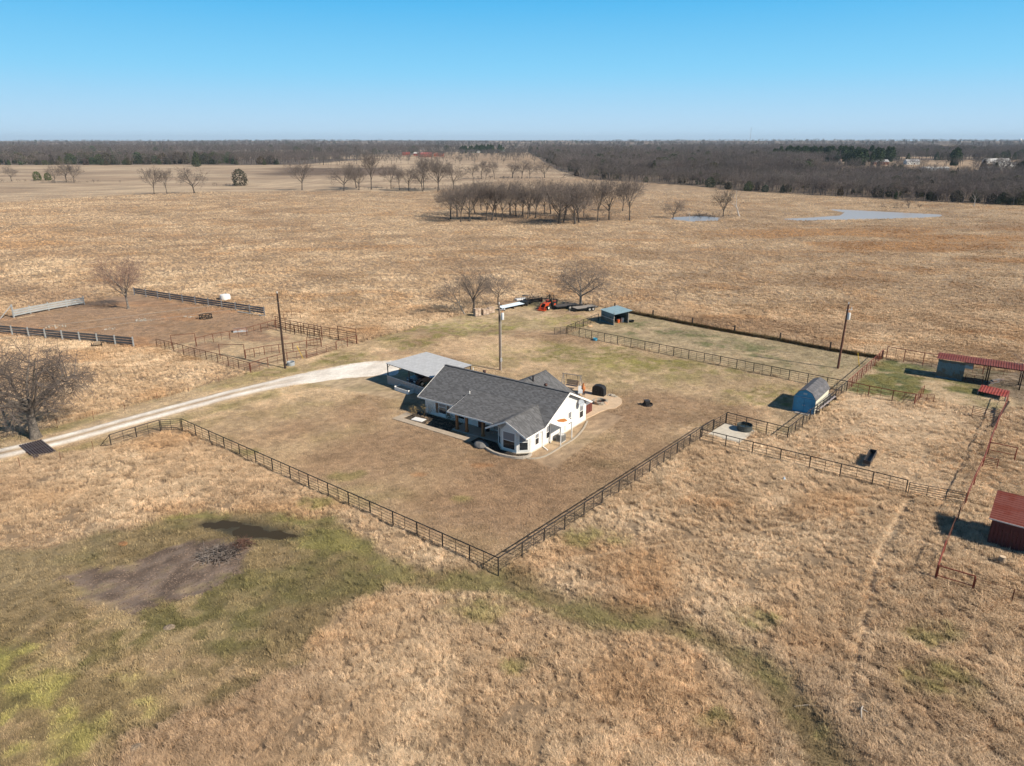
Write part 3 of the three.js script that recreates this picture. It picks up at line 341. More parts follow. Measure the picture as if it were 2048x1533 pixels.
  S().box(.02, 1.3, -4.2, .16, .5, .35).box(.02, .3, -4.2, .08, 1, .08).build('meter_box', mat.galv, h);
}
const nearHouse = (name, label, cat, x, z, turn = 0, grp) => { const p = atHouse(x, z); return thing(name, label, cat, p, TURN + turn, grp); };
{ // around the house
  const ac = nearHouse('air_conditioner', 'grey boxy air conditioner unit under the small white canopy', 'air conditioner', .8, -2.1); S().box(0, 0, 0, .8, .08, .8).build('base', mat.slab, ac); S().box(0, .08, 0, .74, .72, .74).build('casing', mat.ac, ac); S().lathe(0, 0, [[.02, .83], [.3, .83], [.33, .80], [.33, .79]], 20).build('fan_grille', mat.galv, ac); const gr = S(); for (let k = 0; k < 8; k++) gr.box(0, .14 + k * .075, .375, .66, .02, .02).box(.375, .14 + k * .075, 0, .02, .02, .66); gr.build('louvre', mat.darkMetal, ac);
  const wk = nearHouse('front_walk', null, null, 0, 0); wk.userData = { kind: 'structure' }; S().prism([[-18.2, 3.6], [-18.2, 1.2], [-17.3, 1.2], [-17.3, 2.75], [-8.2, 2.85], [-8.2, 2.1], [-6.9, 2.1], [-6.9, 3.75]], -.1, .09).build('concrete', mat.concrete, wk);
  const bed = nearHouse('mulch_bed', null, null, 0, 0); bed.userData = { kind: 'structure' }; S().prism([[-17.2, .1], [-10.6, .1], [-10.6, 2.7], [-17.2, 2.65]], -.1, .06).build('mulch', mat.mulch, bed); S().prism([[-6.8, 2.2], [-4.4, 2.3], [-3.1, 3.45], [-1.1, 3.45], [-.1, 2.5], [.2, 3.4], [-.4, 4.1], [-1.4, 4.4], [-2.5, 4.55], [-3.6, 4.3], [-4.6, 4.0], [-6.8, 3.6]], -.1, .07).build('mulch', mat.mulch, bed);
  const sb = nearHouse('stepping_slab', 'pale square slab lying on the mulch beside front walk', 'slab', -15.5, 2.1, .1); S().box(0, .065, 0, 1.5, .05, .9).build('slab', mat.whitePlastic, sb);
  const bw = nearHouse('stone_edging', 'curved wall of pale stone blocks edging the bay flower bed', 'edging', 0, 0); const crv = new THREE.CatmullRomCurve3([[-4.8, 4.0], [-3.6, 4.42], [-2.45, 4.66], [-1.4, 4.5], [-.36, 4.2], [.25, 3.5], [.2, 2.7]].map(([x, z]) => new THREE.Vector3(x, 0, z))); const blockG = S().box(0, -.05, 0, .34, .32, .22).geo(0); for (let i = 0; i < 19; i++) { const p = crv.getPointAt((i + .5) / 19), t = crv.getTangentAt((i + .5) / 19); put(bw, 'stone', blockG, mat.palestone, [p.x, (hash(i, 2) - .5) * .05, p.z], [0, Math.atan2(-t.z, t.x) + (hash(i, 4) - .5) * .15, 0]); }
  const ed = nearHouse('stone_kerb', 'low line of tan edging stones along the sunny side wall', 'edging', 0, 0); const c2 = new THREE.CatmullRomCurve3([[.4, 3.7], [1.0, 3.2], [1.5, 2.2], [1.62, -.9], [1.66, -3.4], [1.2, -6], [.4, -8.5]].map(([x, z]) => new THREE.Vector3(x, 0, z))); const b2 = S().box(0, -.05, 0, .42, .17, .17).geo(0); for (let i = 0; i < 30; i++) { const p = c2.getPointAt((i + .5) / 30), t = c2.getTangentAt((i + .5) / 30); put(ed, 'stone', b2, mat.stone, [p.x, (hash(i, 9) - .5) * .03, p.z], [0, Math.atan2(-t.z, t.x), 0]); }
  const bo = nearHouse('boulder', 'rounded dark grey boulder at the end of front walk', 'boulder', -5.1, 3.95); { const g = new THREE.IcosahedronGeometry(.6, 3), p = g.attributes.position; for (let i = 0; i < p.count; i++) { const x = p.getX(i), y = p.getY(i), z = p.getZ(i), k = .8 + .4 * fbm(x * 2 + 4, z * 2 + y * 1.7); p.setXYZ(i, x * k * 1.4, Math.max(-.1, y * k * .75 + .2), z * k); } g.computeVertexNormals(); put(bo, 'stone', g, M(.20, .19, .18, .95, { map: T.mottle })); }
  const shrub = (x, z, hh, m, label, seed) => { const t = nearHouse('garden_shrub', label, 'shrub', x, z), r = seeded(seed), st = S(), lf = S(); for (let i = 0; i < 16; i++) { const a = r() * 6.28, q = [Math.cos(a) * hh * (.15 + .35 * r()), hh * (.45 + .55 * r()), Math.sin(a) * hh * (.15 + .35 * r())]; st.tube([0, -.05, 0], q, .014, .006, 4, false); for (let k = 0; k < 12; k++) { const c = add(q, [(r() - .5) * hh * .45, (r() - .6) * hh * .5, (r() - .5) * hh * .45]), u = norm([r() - .5, r() - .3, r() - .5]), v = norm([r() - .5, r() - .5, r() - .5]), s = .05; lf.quad(c, add(c, u, s), add(add(c, u, s), v, s), add(c, v, s)); } } st.build('stem', mat.twigDark, t); lf.build('foliage', m, t); };
  shrub(-16.9, 1.4, 1.1, mat.leafY, 'yellow leaved dormant shrub standing at walk corner', 3); shrub(-15.6, .55, 1.35, mat.leafY, 'tall yellowing shrub against the white wall by shutters', 4); shrub(-12.3, .6, .9, mat.leafG, 'green bushy shrub below the shuttered window', 5); shrub(-10.9, .8, 1.25, mat.leafG, 'dark leafy shrub beside the porch post', 6);
  const pl = nearHouse('porch_planter', 'tall black planter pot standing beside the front door', 'planter', -6.95, .45); S().lathe(0, 0, [[.02, .14], [.2, .14], [.27, .75], [.22, .75], [.2, .7], [.02, .7]], 16).build('pot', mat.black, pl);
  const be = nearHouse('porch_bench', 'weathered slatted bench on the shaded front porch', 'bench', -5.35, .9, 0); for (let k = 0; k < 4; k++) S().box(0, .52, -.2 + k * .13, 1.3, .03, .1).build('slat', mat.greyWood, be); for (let k = 0; k < 3; k++) S().box(0, .68 + k * .13, -.3, 1.3, .1, .03).build('backrest_slat', mat.greyWood, be); for (const [x, z] of [[-.6, -.28], [.6, -.28], [-.6, .2], [.6, .2]]) S().box(x, .13, z, .07, z < 0 ? .95 : .42, .07).build('leg', mat.greyWood, be);
  // patio
  const pa = nearHouse('patio', null, null, 0, 0); pa.userData = { kind: 'structure' }; const oc = new THREE.SplineCurve([[-.1, -9.05], [.1, -10.8], [.2, -12], [.6, -13.2], [1.05, -14.1], [1.05, -15.6], [.55, -16.8], [-.25, -17.6], [-1.5, -17.7], [-3.3, -17.6], [-4.6, -17.8], [-6.4, -18]].map((q) => new THREE.Vector2(...q))); S().prism([...oc.getPoints(44).map((q) => [q.x, q.y]), [-9.3, -18], [-9.6, -9.15]], -.1, .10).build('concrete', M(.62, .46, .31, .85, { map: T.mottle, bumpMap: T.rough, bumpScale: .004 }), pa);
  const bx = nearHouse('storage_cabinet', 'red brown wooden cabinet with grey lid behind the house', 'cabinet', -1.25, -10.6); S().box(0, .1, 0, 1.1, 1.15, 1.9).build('body', M(.13, .035, .025, .6, { map: T.wood }), bx); S().box(0, 1.25, 0, 1.2, .08, 2).build('lid', M(.25, .25, .26, .6), bx); for (let k = -1; k < 2; k++) S().box(.56, .15, k * .6, .02, 1.05, .5).build('panel', M(.15, .04, .028, .6, { map: T.wood }), bx);
  const gc = nearHouse('covered_grill', 'black fabric covered barbecue grill on the patio edge', 'grill', -2.7, -16.95, .1); { const s = S(), pr = [[-.78, 0], [-.76, .95], [-.6, 1.2], [-.1, 1.3], [.5, 1.22], [.76, .95], [.8, 0]]; s.extrude(pr, [-.0, .1, .42], [0, .1, -.42]); s.build('cover', mat.blackCloth, gc); S().tube([-.3, .75, .43], [-.1, .75, .43], .025).build('handle_flap', mat.darkMetal, gc); for (const x of [-.5, 0, .5]) S().tube([x, .1, .45], [x + .06, 1.1, .43], .03, .02, 5).build('fold', mat.blackCloth, gc); }
  const fp = nearHouse('fire_pit', 'round stone fire pit with ash and charred wood inside', 'fire pit', -1.2, -14.5); const fg = S().box(0, 0, 0, .42, .17, .24).geo(0); for (let rw = 0; rw < 2; rw++) for (let i = 0; i < 12; i++) { const a = (i + rw * .5) / 12 * 6.2832; put(fp, 'stone', fg, i % 3 ? mat.stone : M(.40, .27, .18, .95), [Math.cos(a) * .78, .10 + rw * .172, Math.sin(a) * .78], [0, -a + 1.5708, 0]); } S().lathe(0, 0, [[.01, .2], [.66, .17]], 20).build('ash', mat.char, fp); for (let k = 0; k < 4; k++) S().tube([-.35 + k * .1, .22, -.3 + k * .15], [.3 - k * .06, .27, .1 + k * .08], .06).build('log', M(.13, .05, .035, .9), fp);
  const rk = nearHouse('firewood_pile', 'small heap of pale rocks and split logs beside the grill', 'rock pile', -1.1, -17.5); const r7 = seeded(5); for (let i = 0; i < 14; i++) { const a = r7() * 6.28, q = r7() * .5; put(rk, 'rock', new THREE.DodecahedronGeometry(.12 + .08 * r7(), 0), r7() > .5 ? mat.palestone : mat.stone, [Math.cos(a) * q * 1.3, .08 + (.5 - q) * .35 * r7(), Math.sin(a) * q], [r7() * 3, r7() * 3, 0]); }
  const sw = nearHouse('porch_swing', 'rustic log A-frame swing bench standing on the patio', 'swing', -6.6, -16.9, .15); for (const x of [-1.15, 1.15]) for (const z of [-.75, .75]) S().tube([x * 1.12, .1, z], [x, 2.05, 0], .06, .05, 7).build('leg', mat.greyWood, sw); S().tube([-1.35, 2.03, 0], [1.35, 2.03, 0], .06).build('top_beam', mat.greyWood, sw); for (const x of [-1.17, 1.17]) S().tube([x, .9, -.4], [x, .9, .4], .04).build('cross_brace', mat.greyWood, sw); for (const x of [-.75, .75]) S().tube([x, 2, 0], [x, .7, .15], .015).tube([x, 2, 0], [x, 1.1, -.3], .015).build('chain', mat.darkMetal, sw); for (let k = 0; k < 4; k++) S().box(0, .58, -.2 + k * .14, 1.6, .03, .11).build('seat_slat', M(.10, .085, .09, .8), sw); for (let k = 0; k < 4; k++) S().beam([-.8, .72 + k * .14, -.27 - k * .035], [.8, .72 + k * .14, -.27 - k * .035], .03, .11).build('back_slat', M(.10, .085, .09, .8), sw);
  const cm = nearHouse('clay_chiminea', 'orange clay chiminea standing near the log swing', 'chiminea', -4.75, -16.6); S().lathe(0, 0, [[.02, .1], [.16, .1], [.14, .3], [.27, .5], [.28, .72], [.14, .95], [.09, 1.2], [.13, 1.28], [.09, 1.28]], 18).build('body', mat.terracotta, cm); S().box(0, .5, .26, .2, .2, .06).build('mouth', mat.char, cm);
  const lc = nearHouse('lounge_chair', 'pale grey reclining lounge chair on the patio', 'chair', -4.6, -15.6, .5); S().beam([0, .42, -.6], [0, .40, .35], .55, .04).build('seat', M(.50, .52, .54, .7), lc); S().beam([0, .42, -.6], [0, .95, -1.0], .55, .04).build('backrest', M(.50, .52, .54, .7), lc); for (const [x, z] of [[-.25, -.5], [.25, -.5], [-.25, .3], [.25, .3]]) S().tube([x, .1, z], [x, .42, z], .02).build('leg', mat.galv, lc);
  const fs = nearHouse('small_stool', 'low dark stool beside the pale lounge chair', 'stool', -3.9, -15.2); S().lathe(0, 0, [[.01, .5], [.2, .5], [.2, .45], [.01, .45]], 14).build('seat', mat.darkMetal, fs); for (let i = 0; i < 3; i++) { const a = i * 2.094; S().tube([Math.cos(a) * .18, .1, Math.sin(a) * .18], [Math.cos(a) * .1, .46, Math.sin(a) * .1], .018).build('leg', mat.darkMetal, fs); }
  const ring = thing('fire_ring', 'black feeder box standing inside metal ring on bare lawn', 'feeder', [16.24, 0, -79.7], .3); S().lathe(0, 0, [[.62, -.02], [.62, .22], [.59, .22], [.59, -.02]], 24).build('ring', mat.darkMetal, ring); S().box(-.1, 0, 0, .55, .62, .55).build('box', mat.black, ring); S().box(-.1, .62, 0, .62, .05, .62).build('lid', mat.darkMetal, ring);
  // carport
  const cp = nearHouse('carport', 'open metal carport with grey ribbed roof and low wall', 'carport', -22.7, -7.95, -.13); S().ribbed([-4.5, 2.72, -3.5], [9, .05, 0], [0, .28, 0], .3, .02); S().ribbed([-4.45, 2.82, -3.5], [0, .0, 7], [8.9, 0, 0], .3, .03).build('roof', mat.galv, cp);
  for (const x of [-4.3, 0, 4.3]) for (const z of [-3.3, 3.3]) S().box(x, -.2, z, .1, 3.0, .1).build('post', mat.darkMetal, cp); S().beam([-4.4, 2.75, -3.35], [4.4, 2.75, -3.35], .08, .12).build('eave_beam', mat.darkMetal, cp); S().beam([-4.4, 2.75, 3.35], [4.4, 2.75, 3.35], .08, .12).build('eave_beam', mat.darkMetal, cp); for (const x of [-4.35, 4.35]) S().beam([x, 2.75, -3.35], [x, 2.75, 3.35], .08, .12).build('end_beam', mat.darkMetal, cp); for (const x of [-4.2, 4.2]) S().beam([x, 2.3, 3.3], [x + (x < 0 ? .5 : -.5), 2.72, 3.3], .05).build('knee_brace', mat.darkMetal, cp);
  S().ribbed([-4.35, -.05, 3.4], [8.7, 0, 0], [0, 1.15, 0], .3, .06).build('low_wall', mat.beigeMetal, cp); S().beam([-4.35, 1.12, 3.4], [4.35, 1.12, 3.4], .07, .05).build('wall_cap', mat.trim, cp);
  const tr = nearHouse('pickup_truck', 'dark blue pickup truck parked in the shade under carport', 'truck', -23.6, -8.6, -.13 + Math.PI / 2); { const pr = [[-2.7, .45], [-2.75, 1.0], [-2.65, 1.1], [-1.5, 1.18], [-.75, 1.75], [.75, 1.78], [1.0, 1.15], [2.7, 1.1], [2.75, .5]]; S().extrude(pr, [0, 0, -.93], [0, 0, .93]).build('body', mat.carBlue, tr); for (const s of [-1, 1]) S().quad([-1.3, 1.22, s * .935], [-.68, 1.68, s * .935], [.68, 1.7, s * .935], [.85, 1.2, s * .935]).build('side_window', mat.glass, tr); S().quad([-1.48, 1.2, -.75], [-1.48, 1.2, .75], [-.78, 1.73, .7], [-.78, 1.73, -.7]).build('windscreen', mat.glass, tr); for (const x of [-1.75, 1.75]) for (const z of [-.88, .88]) { const w = S().tube([x, .4, z - .13], [x, .4, z + .13], .4, .4, 20).build('wheel', mat.tyre, tr); S().tube([x, .4, z + Math.sign(z) * .131], [x, .4, z + Math.sign(z) * .135], .22, .2, 14).build('rim', mat.rim, w); } for (const z of [-.65, .65]) S().box(-2.72, .8, z, .08, .18, .4).build('headlight', mat.whitePlastic, tr); S().box(-2.78, .45, 0, .1, .2, 1.7).build('bumper', mat.galv, tr); }
  const pb = nearHouse('raised_planter', 'white sided raised planter box against the carport wall', 'planter', -23.6, -4.3, -.1); for (const z of [-.55, .55]) S().box(0, -.05, z, 2.6, .5, .08).build('side_board', mat.trim, pb); for (const x of [-1.3, 1.3]) S().box(x, -.05, 0, .08, .58, 1.18).build('end_board', mat.trim, pb); S().box(0, -.05, 0, 2.5, .42, 1.02).build('soil', mat.concrete, pb);
}
// ---------- fences ----------
const postG = {}; const postGeo = (r, h) => postG[r + '_' + h] ??= S().tube([0, -.35, 0], [0, h, 0], r, r, 8).geo();
const lerp2 = (a, b, t) => [a[0] + (b[0] - a[0]) * t, a[1] + (b[1] - a[1]) * t];
const spread = (a, b, n) => Array.from({ length: n + 1 }, (_, i) => lerp2(a, b, i / n));
function fence(name, label, cat, pts, o = {}, group) {
  const { h = 1.35, pr = .052, tr = .046, rods = [.25, .5, .78, 1.05], rr = .016, m = mat.pipe, stays = true, top = true } = o, t = thing(name, label, cat, [pts[0][0], 0, pts[0][1]], 0, group), L = pts.map((q) => [q[0] - pts[0][0], q[1] - pts[0][1]]);
  for (const q of L) put(t, 'post', postGeo(pr, h), m, [q[0], 0, q[1]]);
  const line = (y, r, n) => { const s = S(); for (let i = 0; i + 1 < L.length; i++) { const sag = r < .02 ? (hash(i, y * 100 | 0) - .5) * .03 : 0; s.tube([L[i][0], y, L[i][1]], [L[i + 1][0], y + sag * 0, L[i + 1][1]], r, r, n, false); } return s; };
  if (top) line(h, tr, 8).build('top_rail', m, t); for (const y of rods) line(y, rr, 5).build('rod', m, t);
  if (stays) for (let i = 0; i + 1 < L.length; i++) { const q = lerp2(L[i], L[i + 1], .5); put(t, 'stay', postGeo(rr * 1.3, h), m, [q[0], 0, q[1]]); }
  return t;
}
function gate(name, label, a, b, o = {}, group) {
  const { h = 1.2, bars = 6, m = mat.pipe, y0 = .15, r = .028, ups = 2 } = o, t = thing(name, label, 'gate', [a[0], 0, a[1]], 0, group), d = [b[0] - a[0], b[1] - a[1]], P = (s, y) => [d[0] * s, y, d[1] * s];
  for (const s of [0, 1]) S().tube(P(s, y0 - (o.legs ? y0 + .1 : 0)), P(s, h), r * 1.2).build('end_stile', m, t); for (let i = 0; i < bars; i++) { const y = y0 + (h - y0) * i / (bars - 1); S().tube(P(0, y), P(1, y), i === bars - 1 || i === 0 ? r : r * .8, undefined, 6).build('bar', m, t); } for (let i = 1; i <= ups; i++) S().tube(P(i / (ups + 1), y0), P(i / (ups + 1), h), r).build('upright', m, t); return t;
}
fence('pipe_fence', 'long black pipe fence along the front lawn to corner post', 'fence', spread([-36.1, -72], [-1, -44.7], 16), {});
fence('pipe_fence', 'black pipe fence running from the corner post to concrete pad', 'fence', spread([-1, -44.7], [21.95, -71.8], 13).slice(1), {}).children.forEach(() => {});
{ const t = scene.children[scene.children.length - 1]; S().tube([-1.77, 1.35, 2.08], [-.0, 1.35, 0], .038).build('top_rail', mat.pipe, t); for (const y of [.25, .5, .78, 1.05]) S().tube([-1.77, y, 2.08], [0, y, 0], .011).build('rod', mat.pipe, t); const c = spread([-1, -44.7], [21.95, -71.8], 13); for (let i = 1; i < 12; i++) { const q = c[i], w = c[i + 1]; S().beam([q[0] - c[1][0], 1.3, q[1] - c[1][1]], [w[0] - c[1][0], .05, w[1] - c[1][1]], .035).build('diagonal_brace', mat.pipe, t); if (i > 5) break; } }
fence('pipe_fence', 'short black pipe fence by the gravel drive entrance', 'fence', [[-41.5, -67.5], [-39.9, -69.6], [-38.3, -71.6]], {});
{ const t = scene.children[scene.children.length - 1]; S().tube([0, 1.3, 0], [-1.3, 0, -.2], .03).tube([0, .2, 0], [-1.3, 0, -.2], .03).build('diagonal_brace', mat.pipe, t); }
gate('walk_gate', 'narrow black gate between the drive fence and lawn fence', [-38.2, -71.65], [-36.2, -71.95], { h: 1.35, bars: 6, ups: 1 });
gate('pad_gate', 'short black gate panel closing the yard beside concrete pad', [22.05, -71.85], [23.9, -73.85], { h: 1.25, bars: 5, ups: 1 });
fence('pipe_fence', 'black pipe fence behind the round stock tank', 'fence', spread([24, -73.9], [29.2, -69.4], 3), { h: 1.35 });
fence('pipe_fence', 'black pipe fence passing close behind the blue shed', 'fence', spread([29.2, -69.4], [42.3, -84.7], 9), { h: 1.4 });
fence('pipe_fence', 'black pipe fence from the pad across the straw pasture', 'fence', spread([19.81, -68.95], [35.3, -57.1], 7), { h: 1.38 });
gate('field_gate', 'wide black pipe gate at the end of pasture fence', [35.45, -57.0], [39.3, -55], { h: 1.2, ups: 2, legs: true });
fence('pipe_fence', 'long black pipe fence along the green paddock', 'fence', spread([9.04, -113.1], [42.3, -84.7], 18), { h: 1.32 });
fence('pipe_fence', 'black pipe fence leading to the metal goat shelter', 'fence', spread([9.04, -113.1], [15.2, -121.7], 4), { h: 1.32 });
gate('paddock_gate', 'black gate swung open at the paddock corner post', [8.9, -113.1], [6.9, -112.2], { h: 1.2, ups: 1 });
fence('red_pipe_fence', 'red rusty pipe fence between paddock and loafing pen', 'fence', spread([42.3, -84.7], [53.9, -98.9], 8), { m: mat.redPipe, h: 1.4, pr: .05 });
fence('red_pipe_fence', 'tall red pipe fence joining the blue metal shelter', 'fence', [[54.4, -98.9], [56.1, -97.3], [57.9, -95.6], [59.8, -94.5], [62, -93.1], [64, -91.8], [68, -89.5], [73, -86.5]], { m: mat.redPipe, h: 1.85, rods: [.3, .7, 1.1, 1.5] });
fence('red_pipe_fence', 'low red pipe fence edging the green loafing pen', 'fence', [[42.3, -84.7], [44.2, -82.9], [46.3, -81.2], [48.3, -79.9]], { m: mat.redPipe, h: 1.35, rods: [.45, .9] });
gate('pen_gate', 'red gate at the turn of low red fence', [48.35, -79.9], [51.1, -83.1], { m: mat.redPipe, h: 1.35, bars: 5 }); gate('pen_gate', 'small brown gate panel standing open in the straw', [49.5, -81], [51, -80.6], { m: mat.rustPipe, h: 1.0, bars: 6, ups: 1, legs: true });
gate('wire_gate', 'grey brown pipe gate lying open beside fallen timber', [53.06, -76.4], [54.8, -74.5], { m: mat.rustPipe, h: 1.15, bars: 6, ups: 1, legs: true });
fence('red_pipe_fence', 'red rail fence running past the feed trough field', 'fence', [[60.2, -81], [57.2, -77.1], [53.1, -72.1], [49.3, -67.3], [45.5, -62.4], [42.4, -58.7], [39.4, -55]], { m: mat.redPipe, h: 1.3, rods: [.65], stays: false });
fence('wire_fence', 'thin rusty wire fence beside the dark red barn', 'fence', [[39.4, -55], [37.2, -52.4], [35, -49.7], [33, -47.2]], { m: mat.rustPipe, h: 1.2, pr: .04, tr: .02, rods: [.4, .8], rr: .014, stays: false });
fence('red_pipe_fence', 'short bright red rail leading to the corner brace', 'fence', [[33, -47.2], [30.5, -43.9]], { m: mat.redPipe, h: 1.28, pr: .055, rods: [.6], rr: .03, stays: false });
fence('fence_brace', 'bright red pipe corner brace standing in straw grass', 'fence', [[30.55, -43.85], [32.35, -42.55]], { m: mat.redPipe, h: 1.25, pr: .055, rods: [.45], rr: .035, stays: false });
fence('fence_brace', 'dull red pipe brace off the long red rail', 'fence', [[48, -65.5], [49.75, -64.1]], { m: mat.redPipe, h: 1.4, pr: .05, rods: [.6], rr: .03, stays: false });
gate('pen_gate', 'small red barred panel hung on the long red rail', [45.7, -62.7], [46.7, -62.1], { m: mat.redPipe, h: 1.05, bars: 6, ups: 0, legs: true });
fence('wire_fence', 'thin wire fence continuing beyond the bright red brace', 'fence', [[32.4, -42.5], [34.3, -41.3], [37, -39.5], [40, -37.5]], { m: mat.rustPipe, h: 1.05, pr: .035, tr: .014, rods: [.35, .7], rr: .012, stays: false });
// wooden posts and wire behind the paddock
{ const t = thing('wooden_post_fence', 'weedy wire fence on dark wooden posts behind the paddock', 'fence', [19.3, 0, -130.8]); const P = [[19.3, -130.8], [25.3, -124.6], [31, -118.9], [36.7, -113.6], [42.5, -108.8], [48.1, -103.3], [53.8, -98.9]]; for (const q of P) S().tube([0, -.3, 0], [0, 1.3, 0], .14, .12, 8).build('post', mat.darkPost, t).position.set(q[0] - 19.3, 0, q[1] + 130.8); for (let i = 0; i < 6; i++) for (const f of [.33, .67]) { const q = lerp2(P[i], P[i + 1], f); put(t, 'steel_post', postGeo(.02, 1.15), mat.rustPipe, [q[0] - 19.3, 0, q[1] + 130.8]); } for (const y of [.35, .7, 1.05]) { const s = S(); for (let i = 0; i < 6; i++) s.tube([P[i][0] - 19.3, y, P[i][1] + 130.8], [P[i + 1][0] - 19.3, y, P[i + 1][1] + 130.8], .006, .006, 4, false); s.build('wire', mat.wire, t); }
  const w = [], r = seeded(8); for (let i = 0; i < 2600; i++) { const k = r() * 6, j = k | 0, q = lerp2(P[Math.min(j, 5)], P[Math.min(j, 5) + 1], k - j); w.push([q[0] + (r() - .5) * .7, q[1] + (r() - .5) * .7, .8 + r() * .9, r() * 6.28, [.10 + .06 * r(), .07 + .04 * r(), .04]]); } scatter('fence_weeds', tuftGeo(5, 14, .42, .4, .012, .6), 'dark dead weeds grown along the wooden post fence', w); }
// steel T-posts with wire
const tpost = (P, label, grp, h = 1.1) => P.forEach((q) => { const t = thing('steel_post', label, 'post', [q[0], height(q[0], q[1]), q[1]], 0, grp); put(t, 'shaft', postGeo(.022, h), mat.rustPipe); });
tpost([[-38.3, -87.9], [-40.9, -84.7], [-43.3, -81.4], [-45.4, -77.8], [-47.5, -75], [-50.1, -72.5]], 'thin rusty steel post along the drive verge', 'steel posts along the drive');
tpost([[-42.6, -66.2], [-44.4, -63.7], [-47.5, -62.3]], 'thin rusty steel post below the cattle guard', 'steel posts by the cattle guard', 1.2);
tpost([[-119.7, -166.6], [-116.4, -164.2], [-111.3, -161.4], [-108.7, -159.6], [-105.8, -157.8], [-103.2, -156.3], [-101, -155.2], [-98.3, -153.5], [-95.3, -151.4], [-93.1, -150.4], [-90.9, -149.4], [-88.8, -148.6], [-86.3, -147.5]], 'thin dark steel post in line along the dirt track', 'steel posts along the dirt track', 1.15);
// corral pipe pens
fence('corral_fence', 'rusty pipe corral fence facing the straw slope', 'fence', [[-54.3, -104.6], [-52.6, -103.6], [-50.8, -102.5], [-48.7, -101.1], [-46.3, -99.4], [-44.1, -98.1], [-41.9, -96.7], [-39.8, -95.2], [-37.8, -93.7], [-35.8, -92.4]], { m: mat.rustPipe, h: 1.42, pr: .05, rods: [.3, .55, .85, 1.12] });
fence('corral_fence', 'rusty pipe corral fence along the gravel drive', 'fence', [[-35.7, -92.4], [-34.2, -95], [-32.2, -97.4], [-29.9, -98.9]], { m: mat.rustPipe, h: 1.35, rods: [.5, .95] });
gate('corral_gate', 'long low rusty gate near the yellow guy marker', [-29.8, -98.95], [-26.7, -103.5], { m: mat.rustPipe, h: 1.2, bars: 5, ups: 2 });
fence('corral_fence', 'rusty pipe fence closing the small sorting pen', 'fence', [[-26.6, -103.6], [-25.3, -105.2], [-24.2, -107]], { m: mat.rustPipe, h: 1.35, rods: [.4, .8] });
fence('corral_fence', 'thin rusty top rail fence across the dirt lot', 'fence', [[-48.6, -105.4], [-47, -107.9], [-45, -109.5], [-43.1, -111.8], [-41.6, -114.2], [-40.2, -117.1]], { m: mat.rustPipe, h: 1.35, rods: [.7], rr: .02 });
fence('pipe_gateway', 'tall rusty gateway frame beside the dirt lot', 'gateway', [[-51.8, -104.2], [-48.65, -105.4]], { m: mat.rustPipe, h: 2.1, rods: [], stays: false });
fence('pipe_gateway', 'tall rusty gateway frame inside the straw pen', 'gateway', [[-42.5, -99.1], [-38.8, -98.9]], { m: mat.rustPipe, h: 2.15, rods: [], stays: false });
fence('corral_fence', 'rusty pipe divider fence through middle of the pens', 'fence', [[-38.7, -98.9], [-37.7, -99.7], [-36.6, -100.8], [-34.7, -101.7], [-32.9, -102.6], [-31.2, -103.9], [-29.3, -105.2]], { m: mat.rustPipe, h: 1.35, rods: [.45, .9] });
fence('corral_fence', 'heavy rusty pipe working chute wall with many posts', 'fence', [[-40.4, -118.2], [-39.1, -116.8], [-36.9, -115], [-35.3, -113.9], [-34.2, -113.2], [-32.1, -111.9], [-30.7, -110.9], [-27.6, -109.2], [-24.3, -107.1]], { m: mat.rustPipe, h: 1.75, pr: .06, rods: [.35, .7, 1.05, 1.4], rr: .03 });
fence('corral_fence', 'second rusty chute wall with close heavy pipe posts', 'fence', [[-39.6, -115.8], [-37.4, -113.9], [-35.6, -112.6], [-33, -111], [-30.6, -109.5]], { m: mat.rustPipe, h: 1.6, pr: .055, rods: [.4, .8, 1.2], rr: .028 });
fence('pipe_gateway', 'tall rusty frame at the mouth of working chute', 'gateway', [[-27.6, -109.1], [-24.25, -107]], { m: mat.rustPipe, h: 2.3, rods: [], stays: false });
fence('pipe_gateway', 'tall rusty frame halfway along the working chute', 'gateway', [[-30.7, -110.9], [-30.2, -109.2]], { m: mat.rustPipe, h: 2.1, rods: [1.0], stays: false });
gate('corral_gate', 'rusty gate leaning by the chute near the divider', [-31.7, -105.8], [-29.4, -105.3], { m: mat.rustPipe, h: 1.35, bars: 6, ups: 3 }); gate('corral_gate', 'rusty pipe panel standing alone in the field behind chute', [-40.6, -123.2], [-37.6, -123.2], { m: mat.rustPipe, h: 1.45, bars: 3, ups: 1, legs: true });
// guard-rail windbreaks
function windbreak(label, P, o = {}) {
  const { h = 1.55, m = mat.guardrail, ys = [.45, .85, 1.25], side = 1, posts = mat.guardrail } = o, t = thing('windbreak', label, 'windbreak', [P[0][0], 0, P[0][1]]), L = P.map((q) => [q[0] - P[0][0], q[1] - P[0][1]]); const pr = [[-.02, -.16], [.06, -.14], [.06, -.05], [0, -.02], [0, .02], [.06, .05], [.06, .14], [-.02, .16]].map(([a, b]) => [a * side + side * .09, b]);
  for (const q of L) S().box(0, -.3, 0, .16, h + .3, .16).build('post', posts, t).position.set(q[0], 0, q[1]);
  for (let i = 0; i + 1 < L.length; i++) for (const y of ys) S().extrude(pr, [L[i][0], y, L[i][1]], [L[i + 1][0], y, L[i + 1][1]]).build('rail', m, t); return t;
}
{ const t = windbreak('pale grey guard rail windbreak with leaning end brace', [[-89.3, -124.3], [-88.1, -127.1], [-86.5, -129.9], [-84.7, -132.6], [-82.9, -135.2]], { h: 1.6, side: 1 }); S().beam([0, 2.3, 0], [-1.9, 0, .9], .14).build('brace', mat.guardrail, t); S().box(0, 0, 0, .2, 2.4, .2).build('end_post', mat.guardrail, t); }
